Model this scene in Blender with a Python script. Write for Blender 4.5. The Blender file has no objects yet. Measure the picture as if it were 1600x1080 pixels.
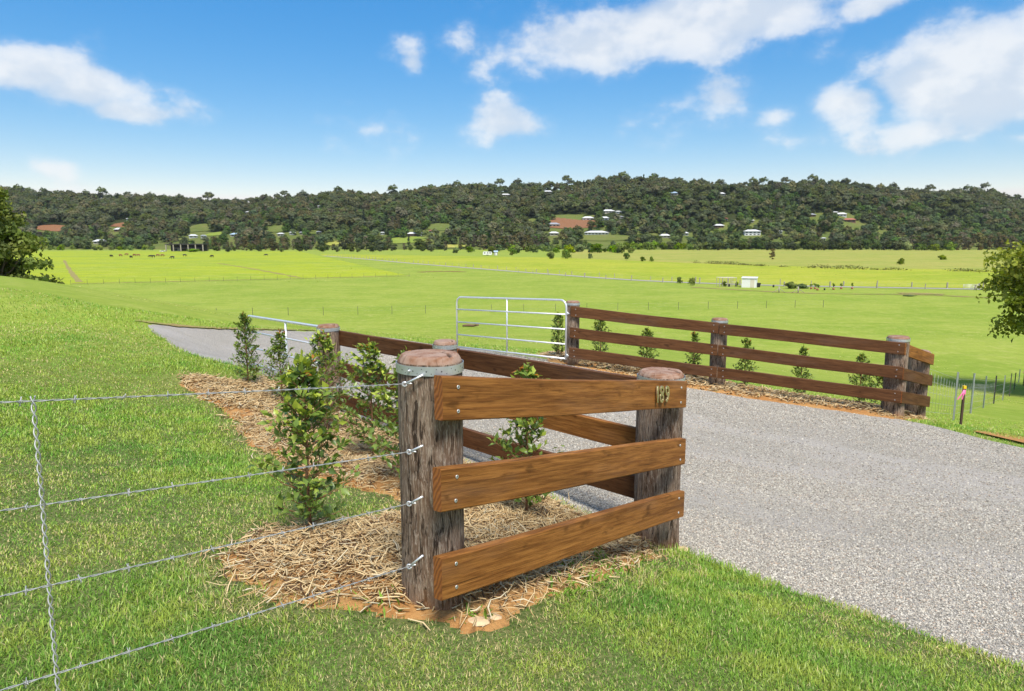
import bpy, bmesh, math, random
import numpy as np
from mathutils import Matrix, Vector

S = bpy.context.scene
C = S.collection
R = math.radians
PI = math.pi

# ------------------------------------------------------------------ camera, sky, sun, exposure
CAMZ = 1.7
PITCH = math.atan(162 / 1067)
cam_d = bpy.data.cameras.new('camera')
cam_d.sensor_width = 36.0
cam_d.lens = 24.0
cam_d.clip_start = 0.05
cam_d.clip_end = 20000
cam = bpy.data.objects.new('camera', cam_d)
cam.location = (0, 0, CAMZ)
cam.rotation_euler = (PI / 2 - PITCH, 0, 0)
C.objects.link(cam)
S.camera = cam
S.render.resolution_x, S.render.resolution_y = 1024, 691
S.view_settings.view_transform = 'Standard'
S.view_settings.look = 'None'
S.view_settings.gamma = 1.0
S.view_settings.use_curve_mapping = False
S.cycles.adaptive_threshold = 0.015
S.cycles.max_bounces = 4
S.cycles.diffuse_bounces = 2
S.cycles.glossy_bounces = 2
S.cycles.transmission_bounces = 2
S.view_settings.exposure = 1.43

SUN_EL, SUN_AZ = 58.0, 165.0        # compass-like: 0 = +Y (view direction), clockwise; behind the camera, a little to the right
W = bpy.data.worlds.new('World')
S.world = W
W.use_nodes = True
wt = W.node_tree
for n in list(wt.nodes):
    wt.nodes.remove(n)


class NT:
    """small helper to write node trees"""
    def __init__(s, t):
        s.t = t

    def n(s, typ, ins=None, **props):
        nd = s.t.nodes.new(typ)
        for k, v in props.items():
            setattr(nd, k, v)
        for k, v in (ins or {}).items():
            sk = nd.inputs[k]
            if isinstance(v, bpy.types.NodeSocket):
                s.t.links.new(v, sk)
            elif isinstance(v, bpy.types.Node):
                s.t.links.new(v.outputs[0], sk)
            else:
                sk.default_value = v
        return nd

    def m(s, op, a, b=0.0, c=0.0, clamp=False):
        return s.n('ShaderNodeMath', {0: a, 1: b, 2: c}, operation=op, use_clamp=clamp).outputs[0]

    def v(s, op, a, b=(0, 0, 0)):
        nd = s.n('ShaderNodeVectorMath', {0: a, 1: b}, operation=op)
        return nd.outputs['Value'] if op in ('LENGTH', 'DOT_PRODUCT', 'DISTANCE') else nd.outputs[0]

    def mix(s, f, a, b, mode='MIX'):
        nd = s.n('ShaderNodeMix', data_type='RGBA', blend_type=mode)
        for i, val in ((0, f), (6, a), (7, b)):
            sk = nd.inputs[i]
            if isinstance(val, bpy.types.NodeSocket):
                s.t.links.new(val, sk)
            elif isinstance(val, bpy.types.Node):
                s.t.links.new(val.outputs[0], sk)
            else:
                sk.default_value = tuple(val) + ((1.0,) if len(val) == 3 else ()) if not isinstance(val, (int, float)) else val
        return nd.outputs[2]

    def ss(s, x, lo, hi, a=0.0, b=1.0):
        nd = s.n('ShaderNodeMapRange', {0: x, 1: lo, 2: hi, 3: a, 4: b}, interpolation_type='SMOOTHSTEP')
        return nd.outputs[0]

    def noise(s, vec, scale, detail=4.0, rough=0.55, dist=0.0, dim='3D'):
        return s.n('ShaderNodeTexNoise', {'Vector': vec, 'Scale': scale, 'Detail': detail, 'Roughness': rough, 'Distortion': dist}, noise_dimensions=dim)

    def vec(s, x, y, z=0.0):
        return s.n('ShaderNodeCombineXYZ', {0: x, 1: y, 2: z}).outputs[0]

    def sep(s, v):
        nd = s.n('ShaderNodeSeparateXYZ', {0: v})
        return nd.outputs[0], nd.outputs[1], nd.outputs[2]


def pix_dir(px, py):
    c, sn = math.cos(PITCH), math.sin(PITCH)
    u, v = (px - 800) / 1067, (540 - py) / 1067
    return Vector((u, c + v * sn, -sn + v * c)).normalized()


w = NT(wt)
sky = w.n('ShaderNodeTexSky', sky_type='NISHITA', sun_disc=False, sun_elevation=R(SUN_EL), sun_rotation=R(SUN_AZ),
          altitude=50, air_density=1.0, dust_density=0.5, ozone_density=1.6)
geo = w.n('ShaderNodeNewGeometry')
dirv = w.v('SCALE', geo.outputs['Incoming'])
dirv.node.inputs['Scale'].default_value = -1.0
dx, dy, dz = w.sep(dirv)
az = w.m('ARCTAN2', dx, dy)
el = w.m('ARCSINE', dz)
uv = w.vec(az, el, 0.0)
wn = w.noise(uv, 5.5, 2, 0.5, dim='2D')
warp = w.v('MULTIPLY', w.v('SUBTRACT', wn.outputs['Color'], (0.5, 0.5, 0.5)), (0.09, 0.05, 0))
uvw = w.v('ADD', uv, warp)
# cumulus banks, given as direction (azimuth, elevation) and angular half-size
BL = [(55, 105, 100, 36, 1.3), (135, 135, 90, 34, 1.3), (195, 168, 75, 24, 1.1), (75, 276, 48, 26, .75),
      (620, 98, 26, 30, .85), (555, 168, 28, 12, .5), (590, 212, 44, 24, .5), (800, 195, 85, 34, 1.0), (900, 70, 150, 56, 1.5),
      (1030, 45, 170, 66, 1.8), (1180, 20, 170, 50, 1.7), (1390, 6, 80, 22, 1.2), (1115, 165, 85, 38, 1.0), (1215, 195, 36, 22, .75),
      (1530, 120, 130, 105, 1.9), (1450, 150, 85, 66, 1.6), (1330, 172, 70, 34, 1.2), (1440, 212, 95, 28, 1.1), (1620, 40, 90, 60, 1.1),
      (1575, 215, 60, 24, .85), (1300, 95, 55, 22, .5), (1750, 170, 160, 80, 1.1), (1850, -40, 150, 90, 1.0),
      (-150, 90, 140, 40, 1.0), (-320, 200, 120, 40, .9), (600, -160, 240, 70, 1.0), (1300, -190, 220, 80, 1.0), (60, -130, 180, 60, 1.0)]
field = None
for (bx_, by_, rx, ry, amp) in BL:
    d0, d1, d2 = pix_dir(bx_, by_), pix_dir(bx_ + rx, by_), pix_dir(bx_, by_ + ry)
    a0, e0 = math.atan2(d0.x, d0.y), math.asin(d0.z)
    ra = abs(math.atan2(d1.x, d1.y) - a0)
    re = abs(math.asin(d2.z) - e0)
    q = w.v('MULTIPLY', w.v('SUBTRACT', uvw, (a0, e0, 0)), (1 / ra, 1 / re, 0))
    f = w.m('MULTIPLY', w.m('SUBTRACT', 1.25, w.v('LENGTH', q)), amp)
    field = f if field is None else w.m('SMOOTH_MAX', field, f, 0.25)
# the same kind of sky goes on all round
rest = w.noise(w.v('MULTIPLY', uvw, (1.0, 1.7, 0)), 2.6, 2, 0.5, dim='2D').outputs[0]
out_f = w.m('MAXIMUM', w.ss(w.m('ABSOLUTE', az), 0.95, 1.3), w.ss(el, 0.62, 0.85))
rest = w.m('MULTIPLY', w.m('SUBTRACT', rest, 0.43), 5.0)
rest = w.m('SUBTRACT', rest, w.m('MULTIPLY', w.m('SUBTRACT', 1.0, out_f), 4.0))
field = w.m('MAXIMUM', field, rest)
nz = w.noise(w.v('MULTIPLY', uv, (1.0, 1.5, 0)), 8.5, 8, 0.56, 0.0, '2D').outputs[0]
nz_up = w.noise(w.v('MULTIPLY', w.v('ADD', uv, (-0.012, 0.022, 0)), (1.0, 1.5, 0)), 8.5, 3, 0.5, 0.0, '2D').outputs[0]
dens = w.m('ADD', w.m('MULTIPLY', field, 1.0), w.m('MULTIPLY', w.m('SUBTRACT', nz, 0.525), w.m('SUBTRACT', 4.0, w.m('MULTIPLY', w.m('MINIMUM', w.m('MAXIMUM', field, 0.0), 1.4), 1.5))))
cov = w.m('MULTIPLY', w.m('ADD', w.m('MULTIPLY', w.ss(dens, -0.3, 1.6), .45), w.m('MULTIPLY', w.ss(dens, 0.15, 0.85), .50)), 0.90)
lit = w.ss(w.m('ADD', w.m('SUBTRACT', nz, nz_up), w.m('MULTIPLY', w.ss(dens, 0.2, 2.0), -0.06)), -0.16, 0.09)
gm = w.n('ShaderNodeGamma', {'Color': sky, 'Gamma': 0.5})
graded = w.n('ShaderNodeHueSaturation', {'Hue': 0.503, 'Saturation': 2.15, 'Value': 1.64, 'Fac': 1.0, 'Color': gm})
cloud = w.mix(lit, (3.9, 4.25, 4.7), (5.1, 5.15, 5.2))
air = w.mix(1.0, graded.outputs[0], (0.82, 1.01, 1.22), 'MULTIPLY')
ar, ag, ab = w.sep(air)
ar = w.m('MULTIPLY', ab, w.m('MULTIPLY', 2.35, w.m('POWER', w.m('DIVIDE', ar, ab), 1.48)))
ag = w.m('MULTIPLY', ab, w.m('MULTIPLY', 1.27, w.m('POWER', w.m('DIVIDE', ag, ab), 1.27)))
air = w.vec(w.m('MINIMUM', ar, ab), w.m('MINIMUM', ag, ab), w.m('MULTIPLY', ab, 0.97))
skycol = w.mix(cov, air, cloud)
bg = w.n('ShaderNodeBackground', {'Color': skycol, 'Strength': 0.07})
wo = w.n('ShaderNodeOutputWorld', {'Surface': bg})

sun_d = bpy.data.lights.new('sun', 'SUN')
sun_d.energy = 2.0
sun_d.angle = R(20)
sun_d.color = (1.0, 0.95, 0.87)
sun = bpy.data.objects.new('sun', sun_d)
sd = Vector((math.sin(R(SUN_AZ)) * math.cos(R(SUN_EL)), math.cos(R(SUN_AZ)) * math.cos(R(SUN_EL)), math.sin(R(SUN_EL))))
sun.rotation_euler = (-sd).to_track_quat('-Z', 'Y').to_euler()
sun.location = (0, 0, 60)
C.objects.link(sun)

# ------------------------------------------------------------------ helpers
rng = np.random.default_rng(7)
WM = {}


def at(px, py, D):
    """a point D metres in front of the lens plane, from where it stands in the photograph"""
    c, sn = math.cos(PITCH), math.sin(PITCH)
    u, v = (px - 800) / 1067 * D, (540 - py) / 1067 * D
    return Vector((u, D * c + v * sn, CAMZ - D * sn + v * c))


def to_pix(P):
    P = np.asarray(P, float).reshape(-1, 3)
    c, sn = math.cos(PITCH), math.sin(PITCH)
    y, z = P[:, 1], P[:, 2] - CAMZ
    D = y * c - z * sn
    return 800 + 1067 * P[:, 0] / D, 540 - 1067 * (y * sn + z * c) / D, D


def hash2(ix, iy, seed):
    h = np.sin(ix * 127.1 + iy * 311.7 + seed * 74.7) * 43758.5453
    return h - np.floor(h)


def vnoise(x, y, seed=0):
    x, y = np.asarray(x, float), np.asarray(y, float)
    ix, iy = np.floor(x), np.floor(y)
    fx, fy = x - ix, y - iy
    fx, fy = fx * fx * (3 - 2 * fx), fy * fy * (3 - 2 * fy)
    a, b = hash2(ix, iy, seed), hash2(ix + 1, iy, seed)
    c_, d = hash2(ix, iy + 1, seed), hash2(ix + 1, iy + 1, seed)
    return a + (b - a) * fx + (c_ - a) * fy + (a - b - c_ + d) * fx * fy


def fbm(x, y, seed=0, oct=4):
    s_, a, t = 0, 0.5, 0
    for i in range(oct):
        s_ = s_ + a * vnoise(np.asarray(x) * 2 ** i + 17.3 * i, np.asarray(y) * 2 ** i - 9.1 * i, seed + i)
        t += a
        a *= 0.5
    return s_ / t


def sstep(x, a, b):
    t = np.clip((np.asarray(x, float) - a) / (b - a), 0, 1)
    return t * t * (3 - 2 * t)


def link(o, parent=None):
    C.objects.link(o)
    if parent is not None:
        o.parent = parent
    return o


def mesh_np(name, V, F, mats, colors=None, smooth=False, mat_idx=None):
    """V (n,3), F (m,3|4) arrays -> mesh, fast"""
    V = np.asarray(V, np.float32)
    F = np.asarray(F, np.int32)
    me = bpy.data.meshes.new(name)
    k = F.shape[1]
    me.vertices.add(len(V))
    me.vertices.foreach_set('co', V.ravel())
    me.loops.add(F.size)
    me.loops.foreach_set('vertex_index', F.ravel())
    me.polygons.add(len(F))
    me.polygons.foreach_set('loop_start', np.arange(0, F.size, k, dtype=np.int32))
    me.polygons.foreach_set('loop_total', np.full(len(F), k, np.int32))
    if smooth:
        me.polygons.foreach_set('use_smooth', np.ones(len(F), bool))
    for m_ in (mats if isinstance(mats, (list, tuple)) else [mats]):
        me.materials.append(m_)
    if mat_idx is not None:
        me.polygons.foreach_set('material_index', np.asarray(mat_idx, np.int32))
    if colors is not None:
        ca = me.color_attributes.new('col', 'FLOAT_COLOR', 'POINT')
        cc = np.ones((len(V), 4), np.float32)
        cc[:, :3] = colors
        ca.data.foreach_set('color', cc.ravel())
    me.update(calc_edges=True)
    me.validate()
    return me


class MB:
    """collects shapes (with a material slot each) into one mesh"""
    def __init__(s):
        s.v, s.f, s.mi, s.sm = [], [], [], []

    def add(s, V, F, mi=0, smooth=False):
        o = len(s.v)
        s.v += [tuple(p) for p in V]
        for f in F:
            s.f.append(tuple(i + o for i in f))
            s.mi.append(mi)
            s.sm.append(smooth)
        return s

    def box(s, c, d, mi=0, rz=0.0, ch=0.0):
        cx, cy, cz = c
        hx, hy, hz = d[0] / 2, d[1] / 2, d[2] / 2
        V = [(x, y, z) for z in (-hz, hz) for (x, y) in ((-hx, -hy), (hx, -hy), (hx, hy), (-hx, hy))]
        cr, sr = math.cos(rz), math.sin(rz)
        V = [(cx + x * cr - y * sr, cy + x * sr + y * cr, cz + z) for x, y, z in V]
        return s.add(V, [(0, 3, 2, 1), (4, 5, 6, 7), (0, 1, 5, 4), (1, 2, 6, 5), (2, 3, 7, 6), (3, 0, 4, 7)], mi)

    def tube(s, pts, rad, n=8, mi=0, cap=True, smooth=True):
        pts = [Vector(p) for p in pts]
        rad = rad if isinstance(rad, (list, tuple)) else [rad] * len(pts)
        V, F = [], []
        up = None
        for i, p in enumerate(pts):
            t = (pts[min(i + 1, len(pts) - 1)] - pts[max(i - 1, 0)]).normalized()
            if up is None:
                up = Vector((0, 0, 1)) if abs(t.z) < 0.9 else Vector((1, 0, 0))
            a = t.cross(up)
            if a.length < 1e-4:
                a = t.cross(Vector((0, 1, 0)))
            a.normalize()
            b = a.cross(t).normalized()
            up = b
            for k in range(n):
                an = 2 * PI * k / n
                V.append(p + (a * math.cos(an) + b * math.sin(an)) * rad[i])
        for i in range(len(pts) - 1):
            for k in range(n):
                F.append((i * n + k, i * n + (k + 1) % n, (i + 1) * n + (k + 1) % n, (i + 1) * n + k))
        s.add(V, F, mi, smooth)
        if cap:
            o = len(s.v) - len(V)
            s.f.append(tuple(o + k for k in reversed(range(n)))); s.mi.append(mi); s.sm.append(False)
            s.f.append(tuple(o + (len(pts) - 1) * n + k for k in range(n))); s.mi.append(mi); s.sm.append(False)
        return s

    def mesh(s, name, mats):
        me = bpy.data.meshes.new(name)
        me.from_pydata(s.v, [], s.f)
        for m_ in (mats if isinstance(mats, (list, tuple)) else [mats]):
            me.materials.append(m_)
        me.polygons.foreach_set('material_index', s.mi)
        me.polygons.foreach_set('use_smooth', s.sm)
        me.update()
        return me

    def build(s, name, mats, parent=None, loc=(0, 0, 0), rz=0.0):
        o = bpy.data.objects.new(name, s.mesh(name, mats))
        o.location = loc
        o.rotation_euler = (0, 0, rz)
        return link(o, parent)


def obj(name, me, parent=None, loc=(0, 0, 0), rz=0.0):
    o = bpy.data.objects.new(name, me)
    o.location = loc
    o.rotation_euler = (0, 0, rz)
    return link(o, parent)


def tag(o, label=None, cat=None, group=None, kind=None):
    if label: o['label'] = label
    if cat: o['category'] = cat
    if group: o['group'] = group
    if kind: o['kind'] = kind
    return o


def empty(name, loc, label=None, cat=None, group=None, rz=0.0, sc=None):
    o = bpy.data.objects.new(name, None)
    o.empty_display_size = 0.3
    o.location = loc
    o.rotation_euler = (0, 0, rz)
    if sc: o.scale = sc if isinstance(sc, tuple) else (sc, sc, sc)
    link(o)
    return tag(o, label, cat, group)


def copy_tree(o, parent=None):
    c = o.copy()
    C.objects.link(c)
    if parent is not None:
        c.parent = parent
    for ch in list(o.children):
        copy_tree(ch, c)
    return c


# ------------------------------------------------------------------ terrain
CP = []


def cp(px, py, D):
    CP.append(tuple(at(px, py, D)))


for a in [(683, 962, 3.15), (1030, 868, 5.25), (1397, 653, 11.35), (1124, 611, 12.5), (895, 572, 12.95), (1438, 655, 12.45),
          (513, 650, 9.1), (485, 848, 4.2), (823, 812, 5.1), (388, 607, 10.0), (1600, 1050, 3.7), (1600, 700, 10.2), (1500, 666, 15.7),
          (1490, 656, 17.8), (1517, 647, 20.8), (1537, 640, 25.6), (1554, 633, 29), (1567, 624, 35.6), (1585, 613.5, 42),
          (500, 517, 19.0), (400, 515.5, 20.0), (300, 512, 20.0), (330, 552, 13.6), (720, 546, 15.5), (215, 503, 20.0),
          (300, 562, 11.0), (250, 528, 13.2), (190, 490, 15.5), (150, 479, 16.5), (110, 466, 19.0), (60, 447, 27)]:
    cp(*a)
for (x, y, z) in [(0, 0, -1.70), (-2, 0.8, -1.62), (-4, 3, -1.58), (2.2, 0.5, -1.98), (5, 3, -2.6), (9, 5, -3.0), (-6, 8, -1.70), (-10, 14, -1.62),
                  (-27, 35, -1.72), (-26, 45, -3.6), (-40, 40, -2.4), (-28, 62, -8.0), (-8, 30, -3.9), (-12, 45, -6.0), (-14, 62, -8.6),
                  (2, 18, -3.05), (2, 30, -4.55), (2, 45, -6.4), (2, 60, -8.4), (2, 85, -10), (-25, 85, -10), (-50, 85, -10), (-50, 60, -6.5),
                  (14, 30, -6.2), (16, 45, -8.1), (16, 60, -9.5), (30, 60, -10), (45, 50, -10.2), (40, 35, -9.4), (60, 85, -10), (30, 85, -10), (24, 20, -6.0), (30, 8, -5.0),
                  (20, -10, -3.2), (0, -10, -1.3), (-12, -5, -0.9), (-20, 10, -1.2), (-45, 20, -1.0), (0, -40, 0), (40, -40, -3), (-45, -30, 0.5), (60, 10, -8)]:
    CP.append((x, y, z + CAMZ))
CPa = np.array(CP)
PLAIN = -10 + CAMZ
_n = len(CPa)


def _phi(r):
    return np.sqrt(r * r + 1.6 ** 2)


_A = np.zeros((_n + 3, _n + 3))
_d = np.linalg.norm(CPa[:, None, :2] - CPa[None, :, :2], axis=2)
_A[:_n, :_n] = _phi(_d) - np.eye(_n) * 0.05
_A[:_n, _n] = 1
_A[:_n, _n + 1:] = CPa[:, :2]
_A[_n:, :_n] = _A[:_n, _n:].T
_w = np.linalg.solve(_A, np.concatenate([CPa[:, 2], np.zeros(3)]))

SKY = [(-900, 300), (-300, 288), (0, 293), (60, 297), (120, 303), (200, 306), (260, 307), (330, 312), (400, 312), (450, 304), (480, 306), (540, 299), (600, 305),
       (620, 301), (680, 293), (750, 290), (820, 289), (900, 286), (950, 278), (1000, 279), (1060, 283), (1120, 289), (1160, 286), (1200, 286), (1260, 284),
       (1300, 287), (1380, 293), (1440, 300), (1470, 298), (1520, 296), (1560, 306), (1600, 319), (1700, 330), (1900, 322), (2600, 300)]
SKX = np.array([p[0] for p in SKY], float)
SKY_ = np.array([p[1] for p in SKY], float)
HB, HT = 905.0, 1480.0        # where the hills start and where their ridge runs (metres)


def hill(x, y):
    """height of the wooded hills above the plain"""
    x, y = np.asarray(x, float), np.asarray(y, float)
    u = 800 + 1067 * x / np.maximum(y, 1)
    ridge = (378 - np.interp(u, SKX, SKY_)) / 1067 * HT - 17 + 10
    t = np.clip((y - HB) / (HT - HB), 0, 1.6)
    prof = np.where(t < 1, t ** 0.92, 1 - 0.5 * (t - 1))
    spur = 26 * np.exp(-((t - 0.45) / 0.16) ** 2) * sstep(u, 880, 1100) * (1 - 0.6 * sstep(u, 1500, 1700)) * 0.8
    bumps = (fbm(x / 170, y / 170, 5, 3) - 0.5) * 46 * np.sin(np.clip(t, 0, 1) * PI)
    near = sstep(y, HB, HB + 160)
    return np.maximum(ridge * prof * 1.0 + (spur + bumps) * near, 0) * (y > HB)


def tz(x, y):
    x, y = np.atleast_1d(np.asarray(x, float)), np.atleast_1d(np.asarray(y, float))
    out = np.full(x.shape, PLAIN)
    nearm = np.hypot(x, y) < 130
    hx, hy = x[nearm], y[nearm]
    if len(hx) < 5000:
        d2 = (hx[:, None] - CPa[None, :, 0]) ** 2 + (hy[:, None] - CPa[None, :, 1]) ** 2
        hn = np.sqrt(d2 + 1.6 ** 2) @ _w[:_n] + _w[_n] + _w[_n + 1] * hx + _w[_n + 2] * hy
    else:
        hn = np.full(hx.shape, _w[_n]) + _w[_n + 1] * hx + _w[_n + 2] * hy
        for i in range(_n):
            hn += _w[i] * np.sqrt((hx - CPa[i, 0]) ** 2 + (hy - CPa[i, 1]) ** 2 + 1.6 ** 2)
    t = sstep(np.hypot(hx, hy), 62, 95) * sstep(hy, -30, 10)
    out[nearm] = hn * (1 - t) + PLAIN * t
    bk = (~nearm) & (y < 10)
    out[bk] = PLAIN + 8.5 * sstep(-y[bk], -10, 40)
    return out


def tz1(x, y):
    return float(tz(x, y)[0])


def gp(px, py, lo=1.5, hi=4000):
    """where the line of sight through a photo point meets the ground"""
    d = pix_dir(px, py)
    ds = np.geomspace(lo, hi, 900)
    X, Y, Z = d.x * ds, d.y * ds, CAMZ + d.z * ds
    H = tz(X, Y) + hill(X, Y)
    k = np.argmax(Z < H)
    if not (Z < H).any():
        k = len(ds) - 1
    for _ in range(2):
        ds = np.linspace(ds[max(k - 1, 0)], ds[k], 40)
        X, Y, Z = d.x * ds, d.y * ds, CAMZ + d.z * ds
        k = int(np.argmax(Z <= tz(X, Y) + hill(X, Y)))
    b = ds[k]
    return Vector((d.x * b, d.y * b, CAMZ + d.z * b))


def poly_sd(x, y, P):
    """signed distance to polygon (positive inside)"""
    P = np.asarray(P, float)
    x, y = np.asarray(x, float), np.asarray(y, float)
    dmin = np.full(x.shape, 1e9)
    inside = np.zeros(x.shape, bool)
    for i in range(len(P)):
        ax, ay = P[i]
        bx, by = P[(i + 1) % len(P)]
        ex, ey = bx - ax, by - ay
        t = np.clip(((x - ax) * ex + (y - ay) * ey) / (ex * ex + ey * ey + 1e-12), 0, 1)
        dmin = np.minimum(dmin, np.hypot(x - ax - t * ex, y - ay - t * ey))
        cond = ((ay > y) != (by > y)) & (x < (bx - ax) * (y - ay) / (by - ay + 1e-15) + ax)
        inside ^= cond
    return np.where(inside, dmin, -dmin)


def resample(P, n):
    P = np.asarray(P, float)
    seg = np.r_[0, np.cumsum(np.linalg.norm(np.diff(P, axis=0), axis=1))]
    t = np.linspace(0, seg[-1], n)
    return np.stack([np.interp(t, seg, P[:, k]) for k in range(P.shape[1])], 1)


def smooth_line(P, it=2):
    P = [np.asarray(p, float) for p in P]
    for _ in range(it):
        Q = [P[0]]
        for a, b in zip(P[:-1], P[1:]):
            Q += [a * .75 + b * .25, a * .25 + b * .75]
        Q.append(P[-1])
        P = Q
    return np.array(P)


def g2(px, py):
    p = gp(px, py)
    return (p.x, p.y)


# driveway edges (plan), found where they stand on the ground
DL = [(9.5, -3.0), (5.8, 1.4)] + [g2(*p) for p in [(1600, 1050), (1320, 952), (1066, 866)]] + \
     [(0.62, 5.52), (-0.5, 6.9), (-2.0, 8.75)] + [(-3.2, 10.1), (-4.3, 11.0)] + [g2(*p) for p in [(300, 556), (252, 528), (216, 504.5)]]
DR = [(22, 3.5), (12, 7.6)] + [g2(*p) for p in [(1600, 703), (1416, 656), (1124, 614), (960, 584)]] + [(0.9, 13.3), (-1.0, 15.6)] + \
     [g2(*p) for p in [(600, 526), (500, 518.5), (440, 517), (390, 516), (345, 515), (300, 513), (255, 509), (214, 503.2)]]
DLs, DRs = smooth_line(DL, 1), smooth_line(DR, 1)
DRIVE = np.vstack([DLs, DRs[::-1]])
# garden beds (plan)
BED = [g2(*p) for p in [(330, 872), (345, 905), (420, 940), (560, 955), (632, 972), (735, 984), (850, 934), (955, 902), (1045, 878)]] + \
      [(1.02, 5.2), (0.58, 5.50), (-0.55, 6.85), (-2.05, 8.7), (-3.15, 10.0), (-3.9, 10.55)] + [g2(*p) for p in [(372, 599), (330, 590), (280, 589), (285, 603), (350, 640), (372, 672), (400, 698), (470, 742), (596, 772), (640, 797), (545, 820), (410, 834)]]
BED = np.array(BED)
A_FOOT = at(676, 800, 3.17)      # where the big near post stands: no mulch is heaped in front of it
_e, _c, _f = at(1408, 653, 11.5), at(893, 572, 12.95), at(1450, 655, 12.6)
BED2 = np.array([g2(860, 566), (_c.x - .05, _c.y + 0.05), g2(1124, 615), g2(1400, 657), (_f.x + .1, _f.y + .1), (_f.x - .4, _f.y + 1.2),
                 (_e.x - .6, _e.y + 1.35), (3.4, 14.2), (1.5, 15.0), (0.6, 15.1)])
EDGE = fbm


def drive_sd(x, y):
    return poly_sd(x, y, DRIVE)


def bed_sd(x, y):
    return np.maximum(poly_sd(x, y, BED), poly_sd(x, y, BED2)) + (fbm(np.asarray(x) * 3.1, np.asarray(y) * 3.1, 31, 3) - 0.5) * 0.22


# ------------------------------------------------------------------ materials
def new_mat(name):
    m_ = bpy.data.materials.new(name)
    m_.use_nodes = True
    t = m_.node_tree
    for n_ in list(t.nodes):
        t.nodes.remove(n_)
    return m_, NT(t)


def finish(t, col, rough=0.7, metal=0.0, normal=None, spec=0.5, extra=None):
    ins = {'Base Color': col if isinstance(col, (bpy.types.NodeSocket, bpy.types.Node)) else tuple(col) + (1.0,), 'Roughness': rough, 'Metallic': metal, 'Specular IOR Level': spec}
    if normal is not None:
        ins['Normal'] = normal
    ins.update(extra or {})
    b = t.n('ShaderNodeBsdfPrincipled', ins)
    t.n('ShaderNodeOutputMaterial', {'Surface': b.outputs[0]})
    return b


def bump(t, h, dist=0.01, strength=1.0):
    return t.n('ShaderNodeBump', {'Height': h, 'Distance': dist, 'Strength': strength}).outputs[0]


def mat_plain(name, col, rough=0.6, metal=0.0, var=0.12, scale=12.0, spec=0.5, bmp=0.0):
    m_, t = new_mat(name)
    tc = t.n('ShaderNodeTexCoord').outputs['Object']
    nz_ = t.noise(tc, scale, 5).outputs[0]
    k = t.m('ADD', t.m('MULTIPLY', t.m('SUBTRACT', nz_, 0.5), 2 * var * 2), 1.0)
    cc = t.mix(1.0, col, t.n('ShaderNodeCombineColor', {0: k, 1: k, 2: k}).outputs[0], 'MULTIPLY')
    finish(t, cc, rough, metal, bump(t, nz_, bmp) if bmp else None, spec)
    return m_


def mat_leaf(name, rough=0.45, trans=0.25, tint=None, spec=0.4, objvar=0.0):
    """foliage: colour from the leaf's own colour attribute, a little light comes through"""
    m_, t = new_mat(name)
    a = t.n('ShaderNodeVertexColor', layer_name='col').outputs[0]
    if tint:
        a = t.mix(1.0, a, tint, 'MULTIPLY')
    if objvar:
        oi = t.n('ShaderNodeObjectInfo')
        hs = t.n('ShaderNodeHueSaturation', {'Hue': t.m('ADD', 0.5, t.m('MULTIPLY', t.m('SUBTRACT', oi.outputs['Random'], 0.5), 0.045 * objvar)),
                                             'Saturation': t.m('ADD', 1.0, t.m('MULTIPLY', t.m('SUBTRACT', t.m('FRACT', t.m('MULTIPLY', oi.outputs['Random'], 7.31)), 0.5), 0.5 * objvar)),
                                             'Value': t.m('ADD', 1.0, t.m('MULTIPLY', t.m('SUBTRACT', t.m('FRACT', t.m('MULTIPLY', oi.outputs['Random'], 13.7)), 0.45), 0.7 * objvar)), 'Color': a})
        a = hs.outputs[0]
    d = t.n('ShaderNodeBsdfPrincipled', {'Base Color': a, 'Roughness': rough, 'Specular IOR Level': spec})
    tr = t.n('ShaderNodeBsdfTranslucent', {'Color': t.mix(1.0, a, (1.25, 1.2, 0.6), 'MULTIPLY')})
    mx = t.n('ShaderNodeMixShader', {0: trans, 1: d.outputs[0], 2: tr.outputs[0]})
    t.n('ShaderNodeOutputMaterial', {'Surface': mx})
    return m_


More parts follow.
